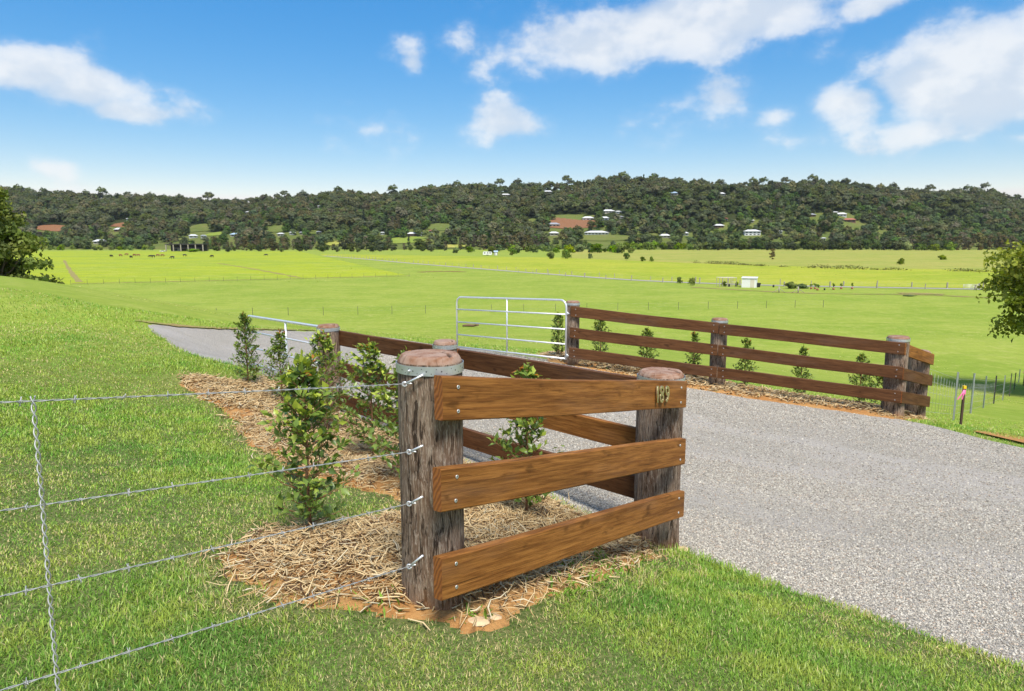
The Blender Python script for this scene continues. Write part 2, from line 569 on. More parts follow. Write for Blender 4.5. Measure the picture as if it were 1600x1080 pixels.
def mat_grassland(name, c1, c2, c3, fine=1.0, thatch=False, scale=0.05):
    """pasture: broad patches, tufts and fine mottling"""
    m_, t = new_mat(name)
    p = t.n('ShaderNodeNewGeometry').outputs['Position']
    a = t.noise(t.v('MULTIPLY', p, (1, 1, 0)), scale, 5, 0.6).outputs[0]
    b = t.noise(p, 0.9 * fine, 6, 0.65).outputs[0]
    c = t.noise(p, 14 * fine, 4, 0.7).outputs[0]
    st = t.noise(t.v('MULTIPLY', p, (0.16, 0.8, 0)), 9.0 * scale, 5, 0.6).outputs[0]
    col = t.mix(t.ss(t.m('ADD', t.m('MULTIPLY', a, .6), t.m('MULTIPLY', st, .4)), 0.40, 0.60), c1, c2)
    col = t.mix(t.m('MULTIPLY', t.ss(b, 0.48, 0.72), 0.75), col, c3)
    k = t.m('ADD', 0.62, t.m('ADD', t.m('MULTIPLY', c, 0.5), t.m('MULTIPLY', b, 0.3)))
    col = t.mix(1.0, col, t.n('ShaderNodeCombineColor', {0: k, 1: k, 2: k}).outputs[0], 'MULTIPLY')
    if thatch:
        tn = t.noise(p, 40, 5, .7).outputs[0]
        th = t.mix(t.ss(tn, .35, .65), (0.075, 0.115, 0.028), (0.165, 0.170, 0.065))
        col = t.mix(t.ss(t.v('LENGTH', p), 17.0, 6.0), col, th)
    sp = t.noise(t.v('MULTIPLY', p, (1, .35, 1)), 55 * scale, 6, .75).outputs[0]
    kk = t.m('ADD', .72, t.m('MULTIPLY', sp, .56))
    col = t.mix(1.0, col, t.n('ShaderNodeCombineColor', {0: kk, 1: kk, 2: kk}).outputs[0], 'MULTIPLY')
    finish(t, col, 0.95, spec=0.03, normal=bump(t, t.m('ADD', c, t.m('MULTIPLY', b, 1.5)), 0.05, 0.6))
    return m_


def mat_rail(name, dark, light, seed=0.0, end=False):
    m_, t = new_mat(name)
    tc = t.n('ShaderNodeAttribute', attribute_name='gc').outputs['Vector']
    oi = t.n('ShaderNodeObjectInfo').outputs['Random']
    off = t.vec(t.m('MULTIPLY', oi, 37.0), t.m('MULTIPLY', oi, 11.0), t.m('MULTIPLY', oi, 23.0))
    q = t.v('ADD', tc, off)
    if end:
        r_ = t.n('ShaderNodeTexWave', {'Vector': t.v('MULTIPLY', q, (0.3, 1, 0.5)), 'Scale': 22, 'Distortion': 5, 'Detail': 3}, wave_type='RINGS').outputs['Fac']
        n1 = t.noise(tc, 30, 4).outputs[0]
        col = t.mix(t.m('MULTIPLY', r_, 0.8), dark, light)
        col = t.mix(t.m('MULTIPLY', n1, 0.5), col, dark)
        finish(t, col, 0.6, normal=bump(t, r_, 0.002))
        return m_
    g = t.noise(t.v('MULTIPLY', q, (1.1, 14, 20)), 3.0, 7, 0.62, 0.7).outputs[0]       # long grain
    fgr = t.noise(t.v('MULTIPLY', q, (2.5, 60, 110)), 2.0, 5, 0.7).outputs[0]         # fine pores
    big = t.noise(t.v('MULTIPLY', q, (0.7, 2.0, 8.0)), 1.5, 4, 0.55, 0.6).outputs[0]  # stain patches
    kv = t.n('ShaderNodeTexVoronoi', {'Vector': t.v('MULTIPLY', q, (1.5, 0.1, 4.2)), 'Scale': 1.3}).outputs['Distance']
    knot = t.ss(kv, 0.07, 0.0)
    ringk = t.m('MULTIPLY', t.ss(kv, 0.22, 0.05), t.m('ADD', .5, t.m('MULTIPLY', t.m('SINE', t.m('MULTIPLY', kv, 190.0)), .5)))
    split = t.ss(t.noise(t.v('MULTIPLY', q, (0.9, 4, 42)), 1.0, 3, 0.5).outputs[0], 0.30, 0.25)
    blot = t.ss(t.noise(t.v('MULTIPLY', q, (2.2, 2, 5)), 2.4, 3, 0.5).outputs[0], 0.62, 0.74)
    grey = t.ss(t.noise(t.v('MULTIPLY', q, (0.9, 2, 3)), 2.0, 3, 0.5).outputs[0], 0.5, 0.75)
    col = t.mix(t.ss(g, 0.3, 0.72), dark, light)
    col = t.mix(t.m('MULTIPLY', t.ss(big, 0.42, 0.70), 0.5), col, tuple(x * .45 for x in dark))
    col = t.mix(t.m('MULTIPLY', t.ss(fgr, 0.50, 0.68), 0.7), col, tuple(x * .35 for x in dark))
    col = t.mix(t.m('MULTIPLY', grey, 0.16), col, tuple(.5 * x + .09 for x in light))
    col = t.mix(t.m('MULTIPLY', blot, 0.7), col, tuple(x * .4 for x in dark))
    col = t.mix(t.m('MULTIPLY', ringk, 0.5), col, tuple(x * .5 for x in dark))
    col = t.mix(t.m('MULTIPLY', split, 0.8), col, tuple(x * .2 for x in dark))
    col = t.mix(t.m('MULTIPLY', knot, 0.85), col, tuple(x * .18 for x in dark))
    finish(t, col, t.ss(big, 0.3, 0.8, 0.6, 0.75), spec=0.15, normal=bump(t, t.m('ADD', g, t.m('MULTIPLY', fgr, 0.5)), 0.003, 0.7))
    return m_


def mat_post(name, c1, c2, c3):
    m_, t = new_mat(name)
    tc = t.n('ShaderNodeTexCoord').outputs['Object']
    oi = t.n('ShaderNodeObjectInfo').outputs['Random']
    q = t.v('ADD', tc, t.vec(t.m('MULTIPLY', oi, 17.0), t.m('MULTIPLY', oi, 9.0), t.m('MULTIPLY', oi, 31.0)))
    wq = t.v('ADD', q, t.v('MULTIPLY', t.noise(q, 5, 3).outputs['Color'], (.05, .05, 0)))
    g = t.noise(t.v('MULTIPLY', wq, (22, 22, 1.9)), 2.4, 7, 0.66, 0.5).outputs[0]
    fg = t.noise(t.v('MULTIPLY', wq, (60, 60, 4)), 2.6, 6, 0.7).outputs[0]
    big = t.noise(t.v('MULTIPLY', q, (1.6, 1.6, 0.9)), 2.6, 5, 0.6).outputs[0]
    x, y, z = t.sep(tc)
    col = t.mix(t.ss(big, 0.38, 0.62), c1, c2)
    col = t.mix(t.m('MULTIPLY', t.ss(fg, 0.47, 0.64), 0.75), col, c3)
    col = t.mix(t.m('MULTIPLY', t.ss(g, 0.49, 0.37), 0.92), col, tuple(v * .16 for v in c1))
    wn_ = t.noise(tc, 9, 4).outputs[0]
    col = t.mix(t.m('MULTIPLY', t.ss(t.m('ADD', z, t.m('MULTIPLY', t.m('SUBTRACT', wn_, .5), .3)), 0.16, 0.0), 0.65), col, (0.33, 0.15, 0.055))   # red soil splashed on the foot
    finish(t, col, 0.85, spec=0.2, normal=bump(t, t.m('ADD', t.m('MULTIPLY', g, 1.0), t.m('MULTIPLY', fg, 0.4)), 0.02, 0.9))
    return m_


def mat_cut(name, c1, c2, c3):
    m_, t = new_mat(name)
    tc = t.n('ShaderNodeTexCoord').outputs['Object']
    oi = t.n('ShaderNodeObjectInfo').outputs['Random']
    x, y, z = t.sep(t.v('ADD', tc, t.v('MULTIPLY', t.noise(tc, 9, 4).outputs['Color'], (.03, .03, .01))))
    r_ = t.m('SQRT', t.m('ADD', t.m('MULTIPLY', x, x), t.m('MULTIPLY', y, y)))
    rings = t.m('ADD', t.m('MULTIPLY', t.m('SINE', t.m('MULTIPLY', r_, 420.0)), 0.5), 0.5)
    n1 = t.noise(tc, 14, 5).outputs[0]
    col = t.mix(t.ss(t.m('ADD', n1, t.m('MULTIPLY', oi, .15)), 0.38, 0.7), c1, c2)
    col = t.mix(t.m('MULTIPLY', rings, 0.22), col, c3)
    angv = t.m('ARCTAN2', y, x)
    chk = t.noise(t.vec(t.m('MULTIPLY', t.m('COSINE', angv), 9.0), t.m('MULTIPLY', t.m('SINE', angv), 9.0), t.m('MULTIPLY', r_, 4.0)), 1.0, 4, .65).outputs[0]
    col = t.mix(t.m('MULTIPLY', t.ss(chk, .46, .34), .5), col, (0.085, 0.042, 0.025))
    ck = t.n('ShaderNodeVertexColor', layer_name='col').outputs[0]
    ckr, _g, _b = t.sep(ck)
    col = t.mix(ckr, (0.035, 0.02, 0.012), col)  # dark crack: shade painted into the colour, along with the darker inner wood
    finish(t, col, 0.8, spec=0.2, normal=bump(t, t.m('ADD', n1, t.m('MULTIPLY', rings, .2)), 0.003))
    return m_


def mat_gravel(name):
    m_, t = new_mat(name)
    p = t.n('ShaderNodeNewGeometry').outputs['Position']
    vo = t.n('ShaderNodeTexVoronoi', {'Vector': p, 'Scale': 88})
    v2 = t.n('ShaderNodeTexVoronoi', {'Vector': p, 'Scale': 45})
    h, s_, val = t.sep(vo.outputs['Color'])
    big = t.noise(p, 0.55, 5, 0.6).outputs[0]
    q = t.n('ShaderNodeMapping', {'Vector': p, 'Rotation': (0, 0, R(23))}).outputs[0]
    tracks = t.noise(t.v('MULTIPLY', q, (0.18, 1.1, 1)), 1.0, 4, 0.6).outputs[0]
    col = t.mix(val, (0.242, 0.220, 0.181), (0.49, 0.450, 0.374))
    col = t.mix(t.m('MULTIPLY', t.ss(h, 0.8, 0.95), .6), col, (0.43, 0.34, 0.26))
    col = t.mix(t.m('MULTIPLY', t.ss(big, .4, .7), .3), col, (0.44, 0.39, 0.34))
    col = t.mix(t.m('MULTIPLY', t.ss(tracks, .46, .66), .6), col, (0.47, 0.43, 0.385))
    finish(t, col, 0.85, spec=0.25, normal=bump(t, t.m('ADD', vo.outputs['Distance'], v2.outputs['Distance']), -0.014, 0.9))
    return m_


def mat_soil(name, c1, c2):
    m_, t = new_mat(name)
    p = t.n('ShaderNodeNewGeometry').outputs['Position']
    a = t.noise(p, 2.2, 6, 0.65).outputs[0]
    b = t.noise(p, 30, 5, 0.7).outputs[0]
    col = t.mix(t.ss(a, .35, .65), c1, c2)
    col = t.mix(t.m('MULTIPLY', t.ss(b, .5, .7), .4), col, tuple(v * .5 for v in c1))
    finish(t, col, 0.95, spec=0.1, normal=bump(t, t.m('ADD', a, t.m('MULTIPLY', b, .6)), 0.03))
    return m_


M = {}
M['lawn'] = mat_grassland('lawn_soil', (0.213, 0.288, 0.040), (0.275, 0.328, 0.056), (0.310, 0.328, 0.084), 1.0, thatch=True, scale=0.07)
M['lime'] = mat_grassland('lime_pasture', (0.325, 0.370, 0.028), (0.250, 0.325, 0.040), (0.345, 0.350, 0.070), 0.12, scale=0.02)
M['green'] = mat_grassland('green_pasture', (0.265, 0.325, 0.034), (0.345, 0.365, 0.042), (0.385, 0.355, 0.065), 0.15, scale=0.018)
M['tan'] = mat_grassland('rank_pasture', (0.330, 0.315, 0.075), (0.250, 0.290, 0.055), (0.400, 0.340, 0.110), 0.14, scale=0.022)
M['gravel'] = mat_gravel('gravel')
M['soil'] = mat_soil('red_soil', (0.40, 0.190, 0.062), (0.47, 0.265, 0.100))
M['track'] = mat_soil('track_gravel', (0.32, 0.30, 0.28), (0.38, 0.36, 0.33))
M['dirt'] = mat_soil('brown_dirt', (0.30, 0.215, 0.090), (0.28, 0.27, 0.08))
M['redclear'] = mat_soil('cleared_red_soil', (0.20, 0.085, 0.040), (0.28, 0.15, 0.075))
M['hill'] = mat_grassland('hill_floor', (0.030, 0.042, 0.016), (0.040, 0.052, 0.018), (0.050, 0.050, 0.022), 0.1, scale=0.01)
M['hillfoot'] = mat_grassland('hill_foot_grass', (0.105, 0.140, 0.034), (0.135, 0.155, 0.042), (0.150, 0.135, 0.055), 0.1, scale=0.012)
M['hillgrass'] = mat_grassland('hill_grass', (0.115, 0.150, 0.036), (0.145, 0.165, 0.044), (0.17, 0.155, 0.06), 0.1, scale=0.02)
M['hillgreen'] = mat_grassland('hill_lawn', (0.19, 0.26, 0.04), (0.22, 0.27, 0.05), (0.24, 0.26, 0.06), 0.1, scale=0.02)
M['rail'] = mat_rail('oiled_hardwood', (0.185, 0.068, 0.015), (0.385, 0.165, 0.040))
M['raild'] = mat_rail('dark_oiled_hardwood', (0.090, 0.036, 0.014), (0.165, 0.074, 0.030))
M['railend'] = mat_rail('end_grain', (0.20, 0.062, 0.014), (0.42, 0.150, 0.030), end=True)
M['post'] = mat_post('weathered_log', (0.165, 0.098, 0.060), (0.270, 0.190, 0.132), (0.53, 0.43, 0.33))
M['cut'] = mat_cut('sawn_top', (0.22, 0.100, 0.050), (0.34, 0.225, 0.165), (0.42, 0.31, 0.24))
M['crack'] = mat_plain('crack_shadow_wood', (0.06, 0.03, 0.015), 0.95)
M['zinc'] = mat_plain('galvanised_steel', (0.62, 0.64, 0.65), 0.42, 0.75, 0.10, 25)
M['gate'] = mat_plain('galvanised_gate', (0.78, 0.79, 0.80), 0.38, 0.55, 0.06, 15)
M['hole'] = mat_plain('hole', (0.03, 0.03, 0.03), 0.9)
M['brass'] = mat_plain('brushed_brass', (0.56, 0.47, 0.26), 0.35, 0.9, 0.15, 40)
M['wire'] = mat_plain('fence_wire', (0.45, 0.45, 0.43), 0.55, 0.45, 0.2, 60)
M['picket'] = mat_plain('steel_picket', (0.36, 0.38, 0.38), 0.55, 0.5, 0.2, 8)
M['picketd'] = mat_plain('dark_picket', (0.09, 0.085, 0.075), 0.7, 0.2, 0.2, 8)
M['stake'] = mat_plain('dark_stake', (0.075, 0.040, 0.028), 0.8, 0, 0.3, 20)
M['yellow'] = mat_plain('yellow_cap', (0.85, 0.55, 0.02), 0.4)
M['pink'] = mat_plain('pink_ribbon', (0.90, 0.18, 0.42), 0.5)
M['leaf'] = mat_leaf('shrub_leaf', 0.32, 0.28)
M['blade'] = mat_leaf('grass_blade', 0.6, 0.30, spec=0.25)
M['tree'] = mat_leaf('tree_leaf', 0.6, 0.22, spec=0.2)
M['far'] = mat_leaf('far_foliage', 0.8, 0.12, spec=0.08, objvar=1.0)
M['straw'] = mat_leaf('straw', 0.75, 0.08, spec=0.2)
M['bark'] = mat_plain('bark', (0.20, 0.145, 0.10), 0.9, 0, 0.3, 6)
M['palebark'] = mat_plain('pale_bark', (0.42, 0.37, 0.31), 0.9, 0, 0.25, 2)
M['twig'] = mat_plain('reddish_twig', (0.26, 0.13, 0.06), 0.8, 0, 0.25, 40)
M['white'] = mat_plain('white_paint', (0.74, 0.74, 0.72), 0.6, 0, 0.06, 1)
M['cream'] = mat_plain('cream_wall', (0.62, 0.56, 0.46), 0.7, 0, 0.1, 1)
M['brickw'] = mat_plain('brown_wall', (0.26, 0.15, 0.10), 0.8, 0, 0.1, 1)
M['roofw'] = mat_plain('pale_metal_roof', (0.70, 0.70, 0.69), 0.5, 0.1, 0.08, 1)
M['roofg'] = mat_plain('grey_metal_roof', (0.36, 0.37, 0.38), 0.5, 0.2, 0.08, 1)
M['roofb'] = mat_plain('blue_metal_roof', (0.42, 0.55, 0.68), 0.5, 0.2, 0.08, 1)
M['roofr'] = mat_plain('red_tile_roof', (0.36, 0.13, 0.08), 0.8, 0, 0.1, 1)
M['glass'] = mat_plain('window_glass', (0.03, 0.04, 0.05), 0.1)
M['black'] = mat_plain('black_plastic', (0.02, 0.02, 0.022), 0.5)
M['shade'] = mat_plain('dark_shed_wall', (0.045, 0.042, 0.04), 0.8, 0, .1, 1)
M['timber'] = mat_plain('grey_timber', (0.33, 0.29, 0.24), 0.85, 0, 0.2, 6)
M['stone'] = mat_plain('pale_sandstone', (0.60, 0.43, 0.25), 0.9, 0, 0.2, 14, bmp=0.01)
M['cowdark'] = mat_plain('black_hide', (0.025, 0.02, 0.018), 0.8)
M['cowred'] = mat_plain('red_brown_hide', (0.20, 0.075, 0.035), 0.8)
M['deadstick'] = mat_plain('dead_wood', (0.17, 0.10, 0.06), 0.9, 0, .3, 9)


def stones_mat():
    m_, t = new_mat('gravel_stone')
    oi = t.n('ShaderNodeObjectInfo').outputs['Random']
    a = t.m('FRACT', t.m('MULTIPLY', oi, 9.7))
    col = t.mix(oi, (0.168, 0.152, 0.125), (0.64, 0.592, 0.490))
    col = t.mix(t.m('MULTIPLY', t.ss(a, .86, .97), .7), col, (0.46, 0.33, 0.23))
    finish(t, col, 0.85, spec=0.25)
    return m_


M['stonebit'] = stones_mat()


# ------------------------------------------------------------------ the ground, hills, fields
def build_ground():
    ang = np.concatenate([np.linspace(-58, 58, 330), np.linspace(60, 300, 110)])
    ang = np.radians(ang)
    rad = np.concatenate([[0.25], np.geomspace(0.5, 130, 210), np.geomspace(140, 900, 22), [1100, 1500, 2200, 3500, 6000, 9000]])
    A, Rr = np.meshgrid(ang, rad)
    X, Y = np.sin(A) * Rr, np.cos(A) * Rr
    Z = tz(X.ravel(), Y.ravel())
    x, y = X.ravel(), Y.ravel()
    fade = sstep(np.hypot(x, y), 40, 6)
    Z = Z + ((fbm(x * 0.9, y * 0.9, 3, 3) - .5) * 0.05 * (1 - sstep(np.hypot(x, y), 14, 30)) + (fbm(x * .12, y * .12, 8, 2) - .5) * 0.22 * sstep(np.hypot(x, y), 15, 26) * (1 - sstep(np.hypot(x, y), 90, 140)))
    sdd = np.where(np.hypot(x, y) < 40, np.maximum(drive_sd(x, y), bed_sd(x, y)), -9)
    Z = Z - 0.05 * sstep(sdd, 0.02, 0.3)
    V = np.stack([x, y, Z], 1)
    na, nr = len(ang), len(rad)
    F = []
    i = np.arange(nr - 1)[:, None] * na
    j = np.arange(na)[None, :]
    jn = (j + 1) % na
    F = np.stack([i + j, i + jn, i + na + jn, i + na + j], -1).reshape(-1, 4)[:, ::-1]
    V = np.vstack([V, [[0, 0, V[0, 2]]]])
    me = mesh_np('ground', V, F, M['lawn'], smooth=True)
    o = obj('ground', me)
    tag(o, kind='structure')


build_ground()


def sheet(name, Lp, Rp, nu, nv, lift, mat, wob=0.0):
    A, B = resample(Lp, nu), resample(Rp, nu)
    t = np.linspace(0, 1, nv)
    P = A[:, None, :] * (1 - t)[None, :, None] + B[:, None, :] * t[None, :, None]
    x, y = P[..., 0].ravel(), P[..., 1].ravel()
    if wob:
        x = x + (fbm(x * 1.7, y * 1.7, 51, 3) - .5) * wob
        y = y + (fbm(x * 1.7, y * 1.7, 77, 3) - .5) * wob
    z = tz(x, y) + lift
    i = np.arange(nu - 1)[:, None] * nv
    j = np.arange(nv - 1)[None, :]
    F = np.stack([i + j, i + j + 1, i + nv + j + 1, i + nv + j], -1).reshape(-1, 4)
    o = obj(name, mesh_np(name, np.stack([x, y, z], 1), F, mat, smooth=True))
    return tag(o, kind='structure')


sheet('driveway', DLs, DRs, 150, 46, 0.004, M['gravel'], 0.10)


def bed_height(x, y):
    s_ = bed_sd(x, y)
    x, y = np.asarray(x, float), np.asarray(y, float)
    hol = 1 - np.exp(-((x - A_FOOT.x - .05) ** 2 + (y - A_FOOT.y + .16) ** 2) / .30 ** 2)
    s_ = np.minimum(s_, .0 + .5 * hol)
    return tz(x, y) + 0.012 + 0.055 * sstep(s_, 0.0, 0.35) + (fbm(np.asarray(x) * 5, np.asarray(y) * 5, 13, 3) - .5) * 0.05 * sstep(s_, 0, .2)


def build_bed(name, P):
    x0, y0 = P.min(0) - .3
    x1, y1 = P.max(0) + .3
    st = 0.05
    xs, ys = np.arange(x0, x1, st), np.arange(y0, y1, st)
    X, Y = np.meshgrid(xs, ys)
    sd_ = poly_sd(X.ravel(), Y.ravel(), P).reshape(X.shape) + (fbm(X * 3.1, Y * 3.1, 31, 3) - 0.5) * 0.22
    Z = bed_height(X.ravel(), Y.ravel()).reshape(X.shape)
    Z = np.where(sd_ < 0.0, Z - 0.03, Z)
    ny, nx = X.shape
    keep = (sd_ > -0.03)
    i, j = np.meshgrid(np.arange(ny - 1), np.arange(nx - 1), indexing='ij')
    ok = keep[:-1, :-1] | keep[1:, :-1] | keep[:-1, 1:] | keep[1:, 1:]
    a = (i * nx + j)[ok]
    F = np.stack([a, a + 1, a + nx + 1, a + nx], 1)
    V = np.stack([X.ravel(), Y.ravel(), Z.ravel()], 1)
    used = np.unique(F)
    re = np.zeros(len(V), int)
    re[used] = np.arange(len(used))
    o = obj(name, mesh_np(name, V[used], re[F], M['soil'], smooth=True))
    tag(o, kind='structure')


build_bed('garden_bed', BED)
build_bed('garden_bed', BED2)


def build_hills():
    us = np.linspace(-900, 2600, 190)
    ys = np.concatenate([np.linspace(HB, HT + 60, 60), np.linspace(HT + 100, HT + 700, 8)])
    U, Y = np.meshgrid(us, ys)
    X = (U - 800) / 1067 * Y
    x, y = X.ravel(), Y.ravel()
    z = PLAIN + hill(x, y) - 0.6 * (y < HB + 1)
    n = len(us)
    i = np.arange(len(ys) - 1)[:, None] * n
    j = np.arange(n - 1)[None, :]
    F = np.stack([i + j, i + j + 1, i + n + j + 1, i + n + j], -1).reshape(-1, 4)
    fc = np.stack([x, y, z], 1)[F].mean(1)
    low = ((fc[:, 1] - HB) / (HT - HB) + (fbm(fc[:, 0] / 90, fc[:, 1] / 90, 19, 3) - .5) * .35) < .26
    tag(obj('hills', mesh_np('hills', np.stack([x, y, z], 1), F, [M['hill'], M['hillfoot']], smooth=True, mat_idx=low.astype(int))), kind='structure')


build_hills()


def field_sheet(name, pts, mat, lift, n=0):
    P = [gp(*p) for p in pts]
    me = bpy.data.meshes.new(name)
    me.from_pydata([(p.x, p.y, PLAIN + lift) for p in P], [], [tuple(range(len(P)))])
    me.materials.append(mat)
    me.update()
    if me.polygons[0].normal.z < 0:
        me.flip_normals()
    return tag(obj(name, me), kind='structure')


field_sheet('paddock', [(-260, 470), (112, 444), (640, 431.5), (505, 401), (470, 393), (-260, 391.5)], M['lime'], 0.02)
field_sheet('paddock', [(505, 400.5), (640, 411), (870, 429.5), (1000, 439), (1130, 443.5), (1240, 446.5), (1700, 453), (1700, 424), (1300, 418), (1100, 412), (900, 403), (500, 397)], M['green'], 0.03)
field_sheet('paddock', [(880, 403), (1100, 412), (1300, 418), (1700, 425), (1900, 428), (1900, 390.5), (900, 390.5)], M['tan'], 0.04)


def strip(name, pts, wdt, mat, lift, segs=40, wob=0.0):
    P = resample(smooth_line([g2(*p) for p in pts], 2), segs)
    T = np.gradient(P, axis=0)
    T /= np.linalg.norm(T, axis=1)[:, None]
    N = np.stack([-T[:, 1], T[:, 0]], 1)
    ww = wdt / 2 * (1 + wob * (rng.random(segs) - .5))
    L_, R_ = P + N * ww[:, None], P - N * ww[:, None]
    V = np.vstack([np.c_[L_, tz(L_[:, 0], L_[:, 1]) + lift], np.c_[R_, tz(R_[:, 0], R_[:, 1]) + lift]])
    i = np.arange(segs - 1)
    F = np.stack([i, i + segs, i + segs + 1, i + 1], 1)
    return tag(obj(name, mesh_np(name, V, F, mat, smooth=True)), kind='structure')


TRACK = [(505, 400), (560, 404), (640, 411.5), (760, 421), (870, 429.5), (1000, 439), (1130, 444), (1240, 447), (1400, 450), (1600, 453.5), (1750, 455)]
strip('farm_track', TRACK, 3.2, M['track'], 0.055, 60)
strip('bare_soil', [(112, 443.5), (300, 439.5), (480, 435), (640, 431)], 1.6, M['dirt'], 0.05, 60, 0.9)
strip('bare_soil', [(100, 407), (110, 425), (124, 441)], 1.3, M['dirt'], 0.05, 20, 0.8)
strip('bare_soil', [(655, 425.5), (690, 424), (728, 425)], 3.0, M['redclear'], 0.05, 20, 1.0)
strip('bare_soil', [(1080, 449), (1150, 453), (1240, 458), (1340, 460), (1420, 460), (1560, 466), (1640, 468)], 1.6, M['dirt'], 0.05, 60, 1.3)
strip('bare_soil', [(1405, 458.5), (1440, 459), (1475, 460.5)], 3.2, M['dirt'], 0.07, 20, .8)
strip('bare_soil', [(212, 502.5), (255, 508.5), (300, 512.3), (345, 514.2), (390, 515.2), (440, 516.2), (500, 517.7), (560, 522)], .22, M['dirt'], 0.03, 60, 1.0)
strip('bare_soil', [(340, 411.5), (400, 421), (470, 434.5)], 1.4, M['dirt'], 0.05, 30, 1.2)
strip('bare_soil', [(1562, 686), (1585, 684), (1640, 690)], 0.7, M['soil'], 0.03, 20, .8)

# ------------------------------------------------------------------ timber entrance fences
def post_mesh(name, rad, h, seed, fine=True, crack=True, mats=None):
    n, m_ = (110, 46) if fine else (44, 18)
    th = np.linspace(0, 2 * PI, n, endpoint=False)
    zz = np.concatenate([np.linspace(-0.18, h - 0.07, m_), [h - 0.042, h - 0.032, h - 0.022, h - 0.011, h - 0.004]])
    T, Z = np.meshgrid(th, zz)
    lob = 0.035 * np.cos(2 * T + seed) + 0.022 * np.cos(3 * T + seed * 2.1) + 0.012 * np.cos(5 * T - seed)
    cx, cy = np.cos(T), np.sin(T)
    fur = fbm(cx * 5.0 + seed * 7 + Z * .3, cy * 5.0 + Z * 0.55 + 3, int(seed * 13) % 97, 4) - .5
    fur2 = vnoise(cx * 14 + seed, cy * 14 + Z * 1.3, int(seed * 29) % 91) - .5
    r_ = rad * (1 + lob + 0.07 * fur + 0.045 * fur2 * (0.5 + fur) + 0.05 * sstep(Z, 0.35, -0.1))
    # chamfered, sawn top
    tt = np.clip((Z - (h - 0.046)) / 0.046, 0, 1)
    base_top = rad * (1 + lob)
    r_ = np.where(Z > h - 0.046, base_top * (1 - 0.15 * tt ** 1.8), r_)
    V = np.stack([r_ * cx, r_ * cy, Z], -1).reshape(-1, 3)
    M_ = len(zz)
    i = np.arange(M_ - 1)[:, None] * n
    j = np.arange(n)[None, :]
    F = np.stack([i + j, i + (j + 1) % n, i + n + (j + 1) % n, i + n + j], -1).reshape(-1, 4)
    mi = np.zeros(len(F), int)
    mi[(m_ + 1) * n:] = 1
    # top disc with a radial check
    K = 22 if fine else 6
    top = V[-n:]
    cen = np.array([0, 0, h + 0.004])
    rings = []
    for k in range(1, K):
        f_ = 1 - k / K
        q = cen + (top - cen) * f_
        q[:, 2] = h + 0.004 * (1 - f_) + 0.003 * (vnoise(q[:, 0] * 40, q[:, 1] * 40, 5) - .5)
        rings.append(q)
    wck = np.zeros((K - 1) * n)
    Vt = np.vstack(rings)
    if crack:
        def segd(p, a, b):
            a, b = np.array(a), np.array(b)
            t = np.clip(((p - a) @ (b - a)) / ((b - a) @ (b - a)), 0, 1)
            return np.linalg.norm(p - a - t[:, None] * (b - a), axis=1)
        p2 = Vt[:, :2] / rad
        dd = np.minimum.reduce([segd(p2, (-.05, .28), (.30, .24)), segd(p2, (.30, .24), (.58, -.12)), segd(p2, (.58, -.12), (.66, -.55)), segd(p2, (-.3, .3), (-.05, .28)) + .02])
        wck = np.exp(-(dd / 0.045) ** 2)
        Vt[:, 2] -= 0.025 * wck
    o0 = len(V)
    V = np.vstack([V, Vt, [[0, 0, h + 0.004]]])
    F2 = []
    prev = np.arange(n) + (M_ - 1) * n
    for k in range(K - 1):
        cur = o0 + k * n + np.arange(n)
        F2.append(np.stack([prev, np.roll(prev, -1), np.roll(cur, -1), cur], 1))
        prev = cur
    F2 = np.vstack(F2)
    last = len(V) - 1
    F3 = np.stack([prev, np.roll(prev, -1), np.full(n, last), np.full(n, last)], 1)
    me = bpy.data.meshes.new(name)
    faces = [tuple(f) for f in np.vstack([F, F2])] + [(int(f[0]), int(f[1]), int(f[2])) for f in F3]
    me.from_pydata(V.tolist(), [], faces)
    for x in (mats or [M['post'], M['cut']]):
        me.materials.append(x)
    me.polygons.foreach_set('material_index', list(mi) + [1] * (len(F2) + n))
    me.polygons.foreach_set('use_smooth', [True] * len(faces))
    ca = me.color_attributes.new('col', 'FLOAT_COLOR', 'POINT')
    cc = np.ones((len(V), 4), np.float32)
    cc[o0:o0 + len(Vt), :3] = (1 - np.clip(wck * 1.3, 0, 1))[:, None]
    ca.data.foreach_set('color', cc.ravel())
    me.update()
    return me


